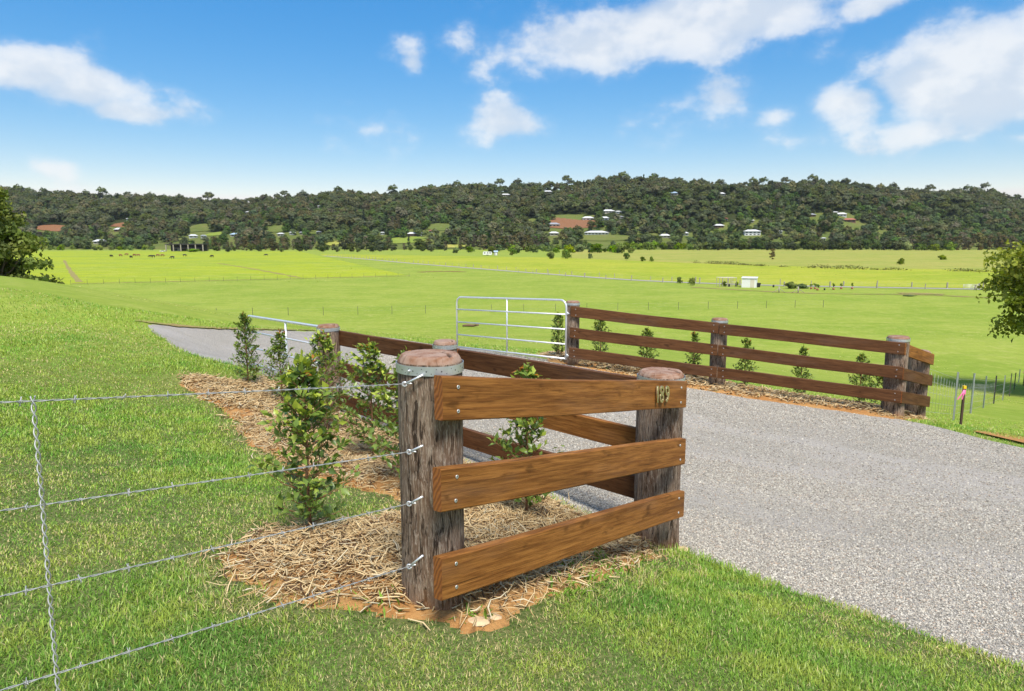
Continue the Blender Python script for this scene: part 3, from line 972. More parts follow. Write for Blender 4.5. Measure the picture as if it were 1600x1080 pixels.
def band_mesh(rad, seed):
    """perforated galvanised strap round the post head"""
    b = MB()
    n = 72
    wd = 0.042

    def rr(a):
        return rad * (1 + 0.035 * math.cos(2 * a + seed) + 0.022 * math.cos(3 * a + seed * 2.1) + 0.012 * math.cos(5 * a - seed)) + 0.004
    V, F = [], []
    for k in range(n):
        a = 2 * PI * k / n
        for (dr, z) in ((0, 0), (0.0025, 0), (0.0025, wd), (0, wd)):
            V.append(((rr(a) + dr) * math.cos(a), (rr(a) + dr) * math.sin(a), z))
    for k in range(n):
        k2 = (k + 1) % n
        for q in range(4):
            F.append((k * 4 + q, k2 * 4 + q, k2 * 4 + (q + 1) % 4, k * 4 + (q + 1) % 4))
    b.add(V, F, 0, False)
    nh = int(2 * PI * rad / 0.021)
    for k in range(nh):
        a = 2 * PI * k / nh
        z = (0.021, 0.011, 0.031)[k % 3]
        r_ = 0.0034 if k % 3 == 0 else 0.0022
        base = Vector((math.cos(a), math.sin(a), 0)) * (rr(a) + 0.0033)
        tg = Vector((-math.sin(a), math.cos(a), 0))
        b.add([base + tg * r_ * math.cos(t * PI / 3) + Vector((0, 0, z + r_ * math.sin(t * PI / 3))) for t in range(6)], [tuple(range(6))], 1)
    a = R(238)
    b.tube([Vector((math.cos(a), math.sin(a), 0)) * (rr(a)) + Vector((0, 0, .02)), Vector((math.cos(a), math.sin(a), 0)) * (rr(a) + 0.012) + Vector((0, 0, .02))], 0.006, 8)
    return b.mesh('metal_band', [M['zinc'], M['hole']])


def make_post(parent, base, rad, h, seed, fine=True, org=None):
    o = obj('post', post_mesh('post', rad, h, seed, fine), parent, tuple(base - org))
    bd = obj('metal_band', band_mesh(rad, seed), o, (0, 0, h - 0.080))
    return o


RAIL_H, RAIL_T = 0.198, 0.05


def make_rail(parent, p0, p1, side, org, mat='rail', seed=0, screws=(True, True), h=RAIL_H):
    """p0,p1: centre line of the visible face; side = +1/-1: on which side (left of p0->p1 is +1) the timber lies behind that face"""
    d = p1 - p0
    L = math.hypot(d.x, d.y)
    rz = math.atan2(d.y, d.x)
    slope = d.z / L
    rg = random.Random(seed)
    n = 14
    c = 0.005
    prof = [(c, -h / 2), (RAIL_T - c, -h / 2), (RAIL_T, -h / 2 + c), (RAIL_T, h / 2 - c), (RAIL_T - c, h / 2), (c, h / 2), (0, h / 2 - c), (0, -h / 2 + c)]
    V, F = [], []
    ph, ph2 = rg.random() * 6, rg.random() * 6
    for i in range(n + 1):
        x = L * i / n
        wob = 0.006 * math.sin(x * 1.7 + ph)
        for q, (y, z) in enumerate(prof):
            V.append((x, side * y + wob, z + slope * x + 0.004 * math.sin(x * 2.3 + ph2) + (rg.random() - .5) * 0.0025))
    for i in range(n):
        for q in range(8):
            f = (i * 8 + q, i * 8 + (q + 1) % 8, (i + 1) * 8 + (q + 1) % 8, (i + 1) * 8 + q)
            F.append(f if side < 0 else f[::-1])
    b = MB()
    b.add(V, F, 0)
    b.add(V[:8], [tuple(range(8)) if side > 0 else tuple(reversed(range(8)))], 1)
    b.add(V[-8:], [tuple(reversed(range(8))) if side > 0 else tuple(range(8))], 1)
    o = b.build('rail', [M[mat], M['railend']], parent, tuple(p0 - org), rz)
    ga = o.data.attributes.new('gc', 'FLOAT_VECTOR', 'POINT')
    ga.data.foreach_set('vector', [c_ for v_ in o.data.vertices for c_ in (v_.co.x, v_.co.y, v_.co.z - slope * v_.co.x)])
    for e, on in enumerate(screws):
        if not on:
            continue
        for zz in (-0.055, 0.055):
            x = 0.085 + rg.random() * .02 if e == 0 else L - 0.085 - rg.random() * .02
            s_ = MB()
            yf = -side * 0.001 + 0.006 * math.sin(x * 1.7 + ph)
            s_.tube([(0, side * 0.004, 0), (0, -side * 0.0025, 0)], 0.0085, 10)
            s_.tube([(0, -side * 0.001, 0), (0, -side * 0.0031, 0)], 0.0032, 6, mi=1)
            s_.build('screw', [M['zinc'], M['hole']], o, (x, yf, zz + slope * x))
    return o, L, rz, slope


def post_at(px_top, py_top, D, base_py):
    t = at(px_top, py_top, D)
    b = at(px_top, base_py, D)
    return t


def lerp(a, b, t):
    return a + (b - a) * t


# left fence: splayed panel with the house number, then two panels along the drive to the gate post
LF_O = Vector((0.3, 5.0, tz1(0.3, 5.0)))
LF = empty('post_and_rail_fence', LF_O, 'brown timber post and rail fence carrying the number 189 beside the gravel driveway', 'fence')


def fence_post(parent, org, px, py_top, D, dia, seed, fine=True):
    top = at(px, py_top, D)
    z = tz1(top.x, top.y)
    return make_post(parent, Vector((top.x, top.y, z)), dia / 2, top.z - z, seed, fine, org), top


pA, tA = fence_post(LF, LF_O, 672, 552, 3.17, 0.300, 1.3)
pB, tB = fence_post(LF, LF_O, 1034, 579, 5.27, 0.355, 2.2)
pG, tG = fence_post(LF, LF_O, 695, 532, 7.15, 0.260, 3.1)
pH, tH = fence_post(LF, LF_O, 513, 507, 9.12, 0.290, 4.4)
AB = [((691, 624), (1074, 617.5)), ((690, 767.5), (1072, 706)), ((691, 906), (1070, 787.5))]
rails_ab = []
for k, (a, b) in enumerate(AB):
    r_ = make_rail(LF, at(*a, 2.955), at(*b, 5.06), 1, LF_O, 'rail', 10 + k)
    rails_ab.append(r_)
BH = [((1036, 615.6), (525, 528)), ((1036, 697), (525, 577)), ((1036, 776), (525, 626))]
for k, (a, b) in enumerate(BH):
    P0, P1 = at(*a, 5.42), at(*b, 9.22)
    mid = lerp(P0, P1, 0.5)
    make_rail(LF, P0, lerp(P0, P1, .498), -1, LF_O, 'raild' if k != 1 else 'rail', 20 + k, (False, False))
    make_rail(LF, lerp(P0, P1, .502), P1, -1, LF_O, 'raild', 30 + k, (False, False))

# house number 189
rail0, L0, rz0, sl0 = rails_ab[0]
for ch, pxx in (('1', 1024.5), ('8', 1031), ('9', 1039.5)):
    A3, B3 = at(*AB[0][0], 2.955), at(*AB[0][1], 5.06)
    lo, hi = 0.0, 1.0
    for _ in range(40):
        m_ = (lo + hi) / 2
        if to_pix([tuple(lerp(A3, B3, m_))])[0][0] < pxx:
            lo = m_
        else:
            hi = m_
    cu = bpy.data.curves.new('numeral', 'FONT')
    cu.body = ch
    cu.size = 0.165
    cu.align_x = 'CENTER'
    cu.align_y = 'CENTER'
    cu.extrude = 0.005
    cu.bevel_depth = 0.0012
    cu.offset = 0.0008
    tmp = bpy.data.objects.new('numeral', cu)
    C.objects.link(tmp)
    dg = bpy.context.evaluated_depsgraph_get()
    me = bpy.data.meshes.new_from_object(tmp.evaluated_get(dg))
    bpy.data.objects.remove(tmp)
    me.transform(Matrix.Diagonal((0.85, 1, 1, 1)))
    me.transform(Matrix.Rotation(PI / 2, 4, 'X'))
    me.transform(Matrix(((1, 0, 0, 0), (0, 1, 0, 0), (sl0, 0, 1, 0), (0, 0, 0, 1))))
    me.materials.clear()
    me.materials.append(M['brass'])
    x = L0 * lo
    o = obj('numeral', me, rail0, (x, -0.012, 0.004 + sl0 * x))

# right fence
RF_O = Vector((4.5, 12.3, tz1(4.5, 12.3)))
RF = empty('post_and_rail_fence', RF_O, 'dark brown timber post and rail fence across the driveway, far side', 'fence')
pE, tE = fence_post(RF, RF_O, 1404.5, 525, 11.42, 0.350, 5.2, False)
pD, tD = fence_post(RF, RF_O, 1124.5, 497, 12.58, 0.285, 6.1, False)
pC, tC = fence_post(RF, RF_O, 895.5, 470, 13.0, 0.258, 7.7, False)
pF, tF = fence_post(RF, RF_O, 1438, 547, 12.45, 0.345, 8.3, False)
ED = [((1124, 514), (1414, 545.4)), ((1122, 548), (1411, 584.3)), ((1121, 582.6), (1408, 621.3))]
DC = [((891.5, 487), (1123, 513.6)), ((890, 520), (1121, 547.6)), ((889, 551.4), (1120, 582.4))]
EF = [((1415, 545.4), (1459, 562.3)), ((1412, 584.3), (1457, 595.3)), ((1409, 621.3), (1454, 627.9))]
for k in range(3):
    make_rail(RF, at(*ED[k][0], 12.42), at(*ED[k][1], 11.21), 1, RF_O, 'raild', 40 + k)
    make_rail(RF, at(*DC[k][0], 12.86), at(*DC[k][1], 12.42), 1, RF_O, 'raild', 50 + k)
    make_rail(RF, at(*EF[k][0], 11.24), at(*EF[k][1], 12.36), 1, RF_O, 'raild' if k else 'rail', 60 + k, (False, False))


# ------------------------------------------------------------------ steel farm gates
def make_gate(h0, h1, hgt, label, mid_t=0.5):
    """h0 hinge end, h1 free end (bottom points)"""
    d = h1 - h0
    L = math.hypot(d.x, d.y)
    rz = math.atan2(d.y, d.x)
    sl = d.z / L
    g = empty('farm_gate', h0, label, 'gate', 'steel farm gates at the driveway', rz)
    P = lambda x, z: (x, 0, z + sl * x)
    b = MB()
    rc = 0.14
    pts = [P(0, 0), P(0, hgt - rc)] + [P(rc - rc * math.cos(a), hgt - rc + rc * math.sin(a)) for a in (PI / 8, PI / 4, 3 * PI / 8, PI / 2)]
    pts += [P(L - rc + rc * math.sin(a), hgt - rc + rc * math.cos(a)) for a in (0, PI / 8, PI / 4, 3 * PI / 8, PI / 2)] + [P(L, 0)]
    b.tube(pts, 0.019, 10)
    b.build('frame', M['gate'], g)
    for k, z in enumerate((0.015, hgt * .26, hgt * .51, hgt * .76)):
        MB().tube([P(0.005, z), P(L - 0.005, z)], 0.015 if k else .017, 8).build('bar', M['gate'], g)
    MB().tube([P(L * mid_t, 0.02), P(L * mid_t, hgt - 0.01)], 0.016, 8).build('upright', M['gate'], g)
    for z in (0.08, hgt - 0.25):
        MB().tube([(-0.03, 0, z), (-0.075, 0, z)], 0.011, 8).tube([(-0.03, 0, z - .03), (-.03, 0, z + .03)], 0.018, 8).build('hinge', M['zinc'], g)
    return g


make_gate(at(884, 562, 12.95), at(714.5, 543, 15.3), 1.13, 'open silver tube farm gate hung on the right hand fence, whole gate in view')
make_gate(at(527, 637, 9.3), at(390, 592, 11.6), 1.08, 'open silver tube farm gate partly hidden behind the young shrubs')

# ------------------------------------------------------------------ barbed wire fence on the left
WF = empty('barbed_wire_fence', tuple(at(300, 1000, 2.4)), 'thin barbed wire fence of four strands running left from the big post', 'wire fence')
WF_O = Vector(WF.location)
WPTS = [((633, 600), (0, 622.5)), ((640, 706), (0, 792)), ((640, 787), (0, 926)), ((640, 885), (0, 1073))]
wires = []
for k, (a, b) in enumerate(WPTS):
    p0 = at(*a, 3.04)
    p1 = at(*b, 1.86)
    far = p0 + (p1 - p0) * 2.6
    wires.append((p0, p1))
    N = 520
    L = (far - p0).length
    d = (far - p0).normalized()
    s1 = d.cross(Vector((0, 0, 1))).normalized()
    s2 = s1.cross(d)
    bld = MB()
    for ph in (0, PI):
        pts = []
        for i in range(N + 1):
            t = i / N
            an = t * L / 0.042 * 2 * PI * 0.5 + ph
            sag = -0.012 * 4 * t * (1 - t)
            pts.append(p0 + d * (L * t) + (s1 * math.cos(an) + s2 * math.sin(an)) * 0.0018 + Vector((0, 0, sag)) - WF_O)
        bld.tube(pts, 0.0014, 5, cap=False)
    wo_ = bld.build('wire', M['wire'], WF)
    rg = random.Random(90 + k)
    x = 0.10
    while x < L:
        t = x / L
        c = p0 + d * x + Vector((0, 0, -0.012 * 4 * t * (1 - t))) - WF_O
        br = MB()
        for q in range(2):
            ang = rg.random() * 6.28
            v = (s1 * math.cos(ang) + s2 * math.sin(ang))
            br.tube([c - v * 0.014 + d * 0.004 * (q - .5), c + v * 0.014 - d * 0.004 * (q - .5)], 0.0012, 4)
        ring = [c + (s1 * math.cos(a_) + s2 * math.sin(a_)) * 0.0045 + d * (0.004 * (a_ / 6.28 - 1)) for a_ in np.linspace(0, 12.56, 14)]
        br.tube(ring, 0.0012, 4)
        br.build('barb', M['wire'], wo_)
        x += 0.135
# twisted wire dropper standing across the strands
dt = []
for (p0, p1), pxx in zip(wires, (51, 66, 76, 88)):
    t = 0.0
    lo, hi = 0.0, 1.2
    for _ in range(40):
        m_ = (lo + hi) / 2
        if to_pix([tuple(lerp(p0, p1, m_))])[0][0] > pxx:
            lo = m_
        else:
            hi = m_
    dt.append(lerp(p0, p1, lo))
dt.append(dt[3] + (dt[3] - dt[2]).normalized() * 0.10)
dt.insert(0, dt[0] + (dt[0] - dt[1]).normalized() * 0.003)
DP = resample([tuple(p) for p in dt], 260)
bld = MB()
for ph in (0, PI):
    pts = []
    for i, p in enumerate(DP):
        an = i / 260 * 2 * PI * 13 + ph
        pts.append(Vector(p) + Vector((0.80, .60, 0)) * (0.0052 * math.cos(an)) + Vector((-0.6, 0.8, 0)) * (0.0052 * math.sin(an)) - WF_O)
    bld.tube(pts, 0.0021, 6)
bld.build('dropper', M['wire'], WF)
# eye bolts that hold the strands to the big post (parts of the post)
A_base = Vector((tA.x, tA.y, tz1(tA.x, tA.y)))
for (p0, p1), a, b in zip(wires, [(634, 601), (640, 706), (640, 787), (640, 885)], [(655, 589), (655, 699), (655, 779), (656, 872)]):
    e = at(*b, 3.02) - A_base
    s0 = p0 - A_base
    eb = MB()
    v = (e - s0).normalized()
    eb.tube([e + v * 0.02, s0 + v * .005], 0.0048, 8)
    sd_ = v.cross(Vector((0, 0, 1))).normalized()
    upv = sd_.cross(v)
    eb.tube([s0 + v * 0.005 + (v * math.cos(a_) + upv * math.sin(a_)) * 0.010 - v * .008 for a_ in np.linspace(0, 5.6, 11)], 0.0036, 6)
    eb.tube([s0 + v * .012 - upv * 0.004, s0 + v * .030 - upv * .012], 0.0034, 6)
    eb.build('eye_bolt', M['gate'], pA)

# ------------------------------------------------------------------ steel picket fence going down on the right, survey stakes
PK = [((1497, 581.5), 656, 17.8), ((1523, 583.5), 647, 20.8), ((1542, 587.6), 639.6, 25.6), ((1557.6, 587), 633.5, 29), ((1571, 586.6), 624, 35.6),
      ((1581, 583.5), 618, 39), ((1587.6, 582.5), 613.7, 43), ((1594, 580.5), 608.4, 47.6)]
first = at(1497, 656, 17.8)
PF = empty('picket_fence', (first.x, first.y, tz1(first.x, first.y)), 'line of thin steel pickets with wire running downhill right of the timber fence', 'wire fence')
PF_O = Vector(PF.location)
tops = []
for k, ((tx, ty), by, D) in enumerate(PK):
    p = at(tx, ty, D)
    z = tz1(p.x, p.y)
    h = min(max(p.z - z, 1.0), 1.5)
    b = MB()
    for a in (PI / 2, PI / 2 + 2.09, PI / 2 + 4.19):
        b.box((math.cos(a) * 0.014, math.sin(a) * 0.014, (h - .3) / 2), (0.03, 0.006, h + .3), rz=a)
    b.build('picket', M['picketd' if k in (3, 5, 6) else 'picket'], PF, tuple(Vector((p.x, p.y, z)) - PF_O), rz=k * .4)
    tops.append((Vector((p.x, p.y, z)), h))
startp = (Vector((tF.x + .05, tF.y + .05, tz1(tF.x, tF.y))), 1.15)
for hh in (0.12, 0.32, 0.52, 0.74, 0.98):
    b = MB()
    pts = []
    for (p, h) in [startp] + tops:
        pts.append(p + Vector((0, 0, hh * h / 1.15)) - PF_O)
    b.tube(pts, 0.0028, 4)
    b.build('wire', M['wire'], PF)
for (p, h), (q, h2) in zip([startp] + tops[:3], tops[:4]):
    n = int((q - p).length / 0.55)
    for i in range(1, n):
        c = lerp(p, q, i / n) - PF_O
        MB().tube([c + Vector((0, 0, .12)), c + Vector((0, 0, 0.95))], 0.0024, 4).build('stay_wire', M['wire'], PF)


def stake(px, py, D, h, label, ribbon=True, cap=True):
    p = at(px, py, D)
    z = tz1(p.x, p.y)
    s_ = empty('survey_stake', (p.x, p.y, z), label, 'stake', 'survey stakes')
    b = MB()
    b.box((0, 0, h / 2 - .1), (0.042, 0.042, h + .2))
    b.build('shaft', M['stake'], s_)
    if cap:
        MB().box((0, 0, h + 0.012), (0.062, 0.062, 0.065)).build('cap', M['yellow'], s_)
    r_ = MB()
    for k in range(2):
        pts = [(-.025 - .01 * k, -.03, h - .04), (-.04 - .03 * k, -.05, h - .10), (-.06 - .06 * k, -.05, h - .17), (-.07 - .10 * k, -.04, h - .26)]
        V = [(x, y, zz) for (x, y, zz) in pts] + [(x + .024, y - .01, zz - .006) for (x, y, zz) in pts]
        r_.add(V, [(i, i + 1, i + 5, i + 4) for i in range(3)])
    r_.box((0, 0, h - .10), (.050, .050, .10))
    r_.build('ribbon', M['pink'], s_)


stake(1501, 666, 15.6, 0.90, 'dark stake with yellow cap and pink ribbon on the lawn')
stake(1599, 603, 46.0, 1.2, 'far dark stake with pink ribbon at the end of the picket line', cap=False)


# ------------------------------------------------------------------ foliage makers
def leaf_quads(P, N, L, Wd, rgn, fold=0.25):
    """folded leaves: P points, N facing normals, returns V,F (two quads per leaf)"""
    n = len(P)
    T = np.cross(N, rgn.normal(size=(n, 3)))
    T /= np.linalg.norm(T, axis=1)[:, None] + 1e-9
    B = np.cross(N, T)
    L, Wd = np.broadcast_to(L, n)[:, None], np.broadcast_to(Wd, n)[:, None]
    v = [P, P + T * L * .5 + B * Wd * .5 + N * fold * Wd, P + T * L, P + T * L * .5 - B * Wd * .5 + N * fold * Wd]
    V = np.stack(v, 1).reshape(-1, 3)
    F = np.arange(n * 4).reshape(n, 4)
    return V, F


def sph(n, rgn):
    v = rgn.normal(size=(n, 3))
    return v / np.linalg.norm(v, axis=1)[:, None]


def crown_mesh(name, seed, H, Rad, z0, ncl, nleaf, size, base, mat, shape='round', var=0.35, top=None, flat=0.75, far_n=0.0):
    """leaf clumps spread through a crown volume; returns mesh"""
    rg = np.random.default_rng(seed)
    Cs, Rs = [], []
    for i in range(ncl):
        u = rg.random()
        if shape == 'round':
            d = sph(1, rg)[0] * rg.random() ** 0.45
            c = np.array([d[0] * Rad * .78, d[1] * Rad * .78, z0 + (H - z0) * (0.44 + 0.44 * d[2])])
        elif shape == 'cone':
            c = np.array([*(sph(1, rg)[0][:2] * Rad * (1 - u) ** .8 * rg.random() ** .4), z0 + (H - z0) * u * .95])
        elif shape == 'tall':
            rr = Rad * (0.45 + 0.65 * math.sin(PI * min(u * .9 + .1, 1)))
            c = np.array([*(sph(1, rg)[0][:2] * rr * .75 * rg.random() ** .4), z0 + (H - z0) * u * .92])
        else:  # umbrella / gum: clumps kept to the upper outside
            a = rg.random() * 2 * PI
            rr = Rad * math.sqrt(rg.random()) * .9
            c = np.array([rr * math.cos(a), rr * math.sin(a), z0 + (H - z0) * (0.35 + .55 * math.sqrt(max(0, 1 - (rr / Rad) ** 2)) + (rg.random() - .6) * .3)])
        Cs.append(c)
        Rs.append(Rad * rg.uniform(.20, .40) * (0.7 if shape == 'cone' else 1))
    Cs, Rs = np.array(Cs), np.array(Rs)
    idx = rg.integers(0, ncl, nleaf)
    d = sph(nleaf, rg)
    d[:, 2] = np.where(d[:, 2] < -0.35, -d[:, 2] * .6, d[:, 2])
    rad = rg.random(nleaf) ** 0.3
    P = Cs[idx] + d * (Rs[idx] * rad)[:, None] * np.array([1, 1, flat])
    co = P - np.array([0, 0, z0 + (H - z0) * .35])
    co /= np.linalg.norm(co, axis=1)[:, None] + 1e-6
    N = d * .6 + co * far_n + rg.normal(size=d.shape) * (.55 if far_n < .5 else .28)
    N /= np.linalg.norm(N, axis=1)[:, None]
    s_ = size * rg.uniform(.6, 1.4, nleaf)
    V, F = leaf_quads(P - np.array([0, 0, .0]), N, s_, s_ * .62, rg)
    cb = rg.uniform(1 - var, 1 + var, ncl)
    hue = rg.normal(0, .05, ncl)
    col = np.array(base)[None, :] * (cb[idx] * rg.uniform(.85, 1.15, nleaf))[:, None]
    col[:, 0] *= 1 + hue[idx] * 1.2
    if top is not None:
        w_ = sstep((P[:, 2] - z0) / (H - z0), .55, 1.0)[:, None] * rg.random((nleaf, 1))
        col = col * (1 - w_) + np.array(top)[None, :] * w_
    col = np.repeat(col, 4, 0)
    return mesh_np(name, V, F, mat, colors=np.clip(col, 0, 1)), Cs


def trunk_mb(H, z0, r0, Cs, seed, limbs=6, lean=0.0, up_to=.8):
    rg = random.Random(seed)
    b = MB()
    n = 6
    pts = [(lean * H * (i / n) ** 1.5 + (rg.random() - .5) * r0, (rg.random() - .5) * r0, -0.3 + (H * up_to + .3) * i / n) for i in range(n + 1)]
    b.tube(pts, [r0 * (1.25 if i == 0 else 1 - .8 * i / n) for i in range(n + 1)], 7)
    for k in range(min(limbs, len(Cs))):
        c = Cs[k]
        zz = min(max(z0 * .75, c[2] * rg.uniform(.35, .6)), H * up_to * .9)
        f = (zz + .3) / (H * up_to + .3)
        s_ = Vector((lean * H * f ** 1.5, 0, zz))
        e = Vector(c)
        m_ = (s_ + e) / 2 + Vector((0, 0, -.06 * H * rg.random()))
        b.tube([s_, m_, e], [r0 * .45 * (1 - .4 * f), r0 * .28, r0 * .08], 5)
    return b


# ------------------------------------------------------------------ young hedge shrubs
def shrub_mesh(seed, H, Rad, nbr, lpb, leaf, lime, split=0):
    """stem with ascending branches, leaves along them.  returns stem MB, leaf arrays"""
    rg = np.random.default_rng(seed)
    st = MB()
    n = 8
    sp = [Vector(((rg.random() - .5) * .03 * i / n, (rg.random() - .5) * .03 * i / n, -0.05 + (H * .97 + .05) * i / n)) for i in range(n + 1)]
    st.tube(sp, [0.009 * H + .003 - (0.009 * H) * i / n for i in range(n + 1)], 6)
    P, T, S_, K = [], [], [], []
    for b in range(nbr):
        u = 0.09 + 0.86 * ((b + rg.random()) / nbr)
        a = b * 2.4 + rg.normal() * .4
        # width profile: widest about a third up, pointed head
        prof = min(1, (u + .08) / .32) * (1 - u) ** .7 * 1.3
        Lb = Rad * max(prof, .10) * rg.uniform(.65, 1.2)
        f = u * n
        i0 = min(int(f), n - 1)
        s0 = sp[i0].lerp(sp[i0 + 1], f - i0)
        out = Vector((math.cos(a), math.sin(a), 0))
        rise = 0.45 + .55 * u + rg.normal() * .12
        tip = s0 + out * Lb + Vector((0, 0, Lb * rise))
        mid = s0 + out * Lb * .55 + Vector((0, 0, Lb * rise * .40))
        capz = s0.z + (H * 1.0 - s0.z) * .62 + .02
        tip.z = min(tip.z, capz)
        mid.z = min(mid.z, (s0.z + tip.z) / 2)
        st.tube([s0, mid, tip], [.0042, .003, .0012], 4, cap=False)
        twigs = [(s0, mid, tip)]
        for q in range(3):
            f0 = rg.uniform(.25, .8)
            sb = (s0 * (1 - f0) ** 2 + mid * 2 * f0 * (1 - f0) + tip * f0 * f0)
            sa = a + rg.choice([-1, 1]) * rg.uniform(.5, 1.3)
            Ls = Lb * rg.uniform(.35, .6)
            te = sb + Vector((math.cos(sa), math.sin(sa), 0)) * Ls + Vector((0, 0, Ls * rise * 1.1))
            te.z = min(te.z, capz + .02)
            st.tube([sb, te], [.0022, .001], 3, cap=False)
            twigs.append((sb, (sb + te) / 2, te))
        for k in range(lpb * 2):
            s0, mid, tip = twigs[k % 4]
            t = (k + rg.random()) / (lpb * 2)
            t = .12 + .88 * t
            c = (s0 * (1 - t) ** 2 + mid * 2 * t * (1 - t) + tip * t * t)
            dirb = ((tip - s0).normalized())
            P.append(tuple(c))
            side = Vector(rg.normal(size=3)).normalized()
            dv = (dirb * .55 + side * .85 + Vector((0, 0, .25))).normalized()
            T.append(tuple(dv))
            S_.append(leaf * rg.uniform(.65, 1.15) * (1.0 - .25 * (t > .9)))
            K.append((u, t, rg.random()))
    # leading shoot
    for k in range(16):
        t = .80 + .2 * k / 16
        P.append(tuple(sp[-2].lerp(sp[-1] + Vector((0, 0, .03)), k / 15)))
        v = Vector(rg.normal(size=3)); v.z = abs(v.z) + .3
        T.append(tuple(v.normalized()))
        S_.append(leaf * .7)
        K.append((1.0, 1.0, rg.random()))
    P, T, S_, K = np.array(P), np.array(T), np.array(S_), np.array(K)
    dark, mid_, lim, red = np.array([.098, .168, .040]), np.array([.225, .325, .056]), np.array([.46, .54, .07]), np.array([.42, .17, .03])
    n = len(P)
    col = dark + (mid_ - dark) * K[:, 2:3]
    wl = (sstep(K[:, 1], .62, .98) * sstep(K[:, 0], .12, .75) * lime)[:, None] * (0.5 + .8 * rg.random((n, 1)))
    col = col * (1 - np.clip(wl, 0, 1)) + lim * np.clip(wl, 0, 1)
    wr = ((K[:, 0] > .86) & (K[:, 1] > .8) & (rg.random(n) < .35))[:, None]
    col = np.where(wr, red, col)
    return st, P, T, S_, np.clip(col, 0, 1), rg


def leaves_np(P, T, S_, rg):
    """pointed folded leaf: 6 verts, 4 tris as 2 quads"""
    n = len(P)
    up = np.array([0, 0, 1.0]) + rg.normal(size=(n, 3)) * .55
    B = np.cross(T, up)
    B /= np.linalg.norm(B, axis=1)[:, None] + 1e-9
    N = np.cross(B, T)
    L = S_[:, None]
    Wd = L * .27
    tipdrop = -N * L * .10
    v = np.stack([P, P + T * L * .45 + B * Wd + N * Wd * .35, P + T * L + tipdrop, P + T * L * .45 - B * Wd + N * Wd * .35,
                  P + T * L * .45], 1)
    V = v.reshape(-1, 3)
    o = (np.arange(n) * 5)[:, None]
    F = np.concatenate([o + np.array([0, 1, 4, 4])[None], ], 1)
    tri = np.concatenate([o + np.array([[0, 4, 1]]), o + np.array([[1, 4, 2]]), o + np.array([[0, 3, 4]]), o + np.array([[3, 2, 4]])], 0)
    return V, tri


def make_shrub(base, H, Rad, seed, label, nbr=46, lpb=9, leaf=.05, lime=.8, singles=0, group='young hedge shrubs', lean=None):
    root = empty('young_shrub', tuple(base), label, 'shrub', group)
    st, P, T, S_, col, rg = shrub_mesh(seed, H, Rad, nbr, lpb, leaf, lime)
    st.build('stem', M['twig'], root)
    pick = np.zeros(len(P), bool)
    if singles:
        # leaves nearest the viewer are separate pieces
        w_ = P @ np.array([0.25, -1, 0.0]) + rg.normal(size=len(P)) * .05
        pick[np.argsort(-w_)[:singles]] = True
    V, F = leaves_np(P[~pick], T[~pick], S_[~pick], rg)
    o = obj('foliage', mesh_np('foliage', V, F, M['leaf'], colors=np.repeat(col[~pick], 5, 0), smooth=False), root)
    o['kind'] = 'stuff'
    if singles:
        # six shared leaf meshes in the shrub's own greens
        kinds = []
        cols = col[pick]
        order = np.argsort(cols[:, 0])
        q = np.array_split(order, 8)
        for part in q:
            c = cols[part].mean(0)
            V, F = leaves_np(np.zeros((1, 3)), np.array([[1.0, 0, 0]]), np.array([1.0]), np.random.default_rng(1))
            V = np.array([[0, 0, 0], [.45, .27, .09], [1, 0, -.10], [.45, -.27, .09], [.45, 0, 0]])
            kinds.append((set(part.tolist()), mesh_np('leaf', V, F, M['leaf'], colors=np.repeat(c[None], 5, 0))))
        Pp, Tp, Sp = P[pick], T[pick], S_[pick]
        for i in range(len(Pp)):
            me = next(m_ for s_, m_ in kinds if i in s_)
            lf = bpy.data.objects.new('leaf', me)
            x = Vector(Tp[i])
            up = Vector((rg.normal() * .5, rg.normal() * .5, 1))
            y = up.cross(x).normalized()
            z = x.cross(y)
            mt = Matrix((x, y, z)).transposed().to_4x4()
            lf.matrix_basis = Matrix.Translation(Vector(Pp[i])) @ mt @ Matrix.Scale(Sp[i], 4)
            link(lf, root)
    return root


def on_ground(px, D, bed=True):
    c, sn = math.cos(PITCH), math.sin(PITCH)
    # plan position at depth D under photo column px, on the ground there
    p = at(px, 600, D)
    for _ in range(8):
        z = float(bed_height(p.x, p.y)[0]) if bed else tz1(p.x, p.y)
        # keep D fixed: move along y so that depth stays D
        y = (D + (z - CAMZ) * sn) / c
        p = Vector(((px - 800) / 1067 * D, y, z))
    return p


make_shrub(on_ground(485, 4.2), 1.12, .25, 11, 'nearest young shrub with lime leaf tips, behind the barbed wire', 58, 9, .068, 1.5, singles=290)
make_shrub(on_ground(823, 5.05), 1.16, .24, 12, 'young shrub seen between the rails of the numbered panel', 46, 9, .066, 1.1)
make_shrub(on_ground(640, 5.6), 1.12, .31, 13, 'bushy young shrub close behind the big left post', 58, 10, .066, 1.5)
make_shrub(on_ground(583, 6.6), 1.14, .30, 14, 'young shrub in front of the middle of the left fence', 56, 10, .064, 1.5)
make_shrub(on_ground(512, 7.8), 1.17, .31, 15, 'young shrub hiding the foot of the left gate post', 58, 10, .064, 1.6)
make_shrub(on_ground(441, 9.3), 0.97, .24, 16, 'second shrub from the far left end of the mulch bed', 46, 9, .062, .5)
make_shrub(on_ground(388, 10.0), 1.08, .23, 17, 'leftmost narrow dark shrub at the far end of the mulch bed', 50, 10, .060, .3)
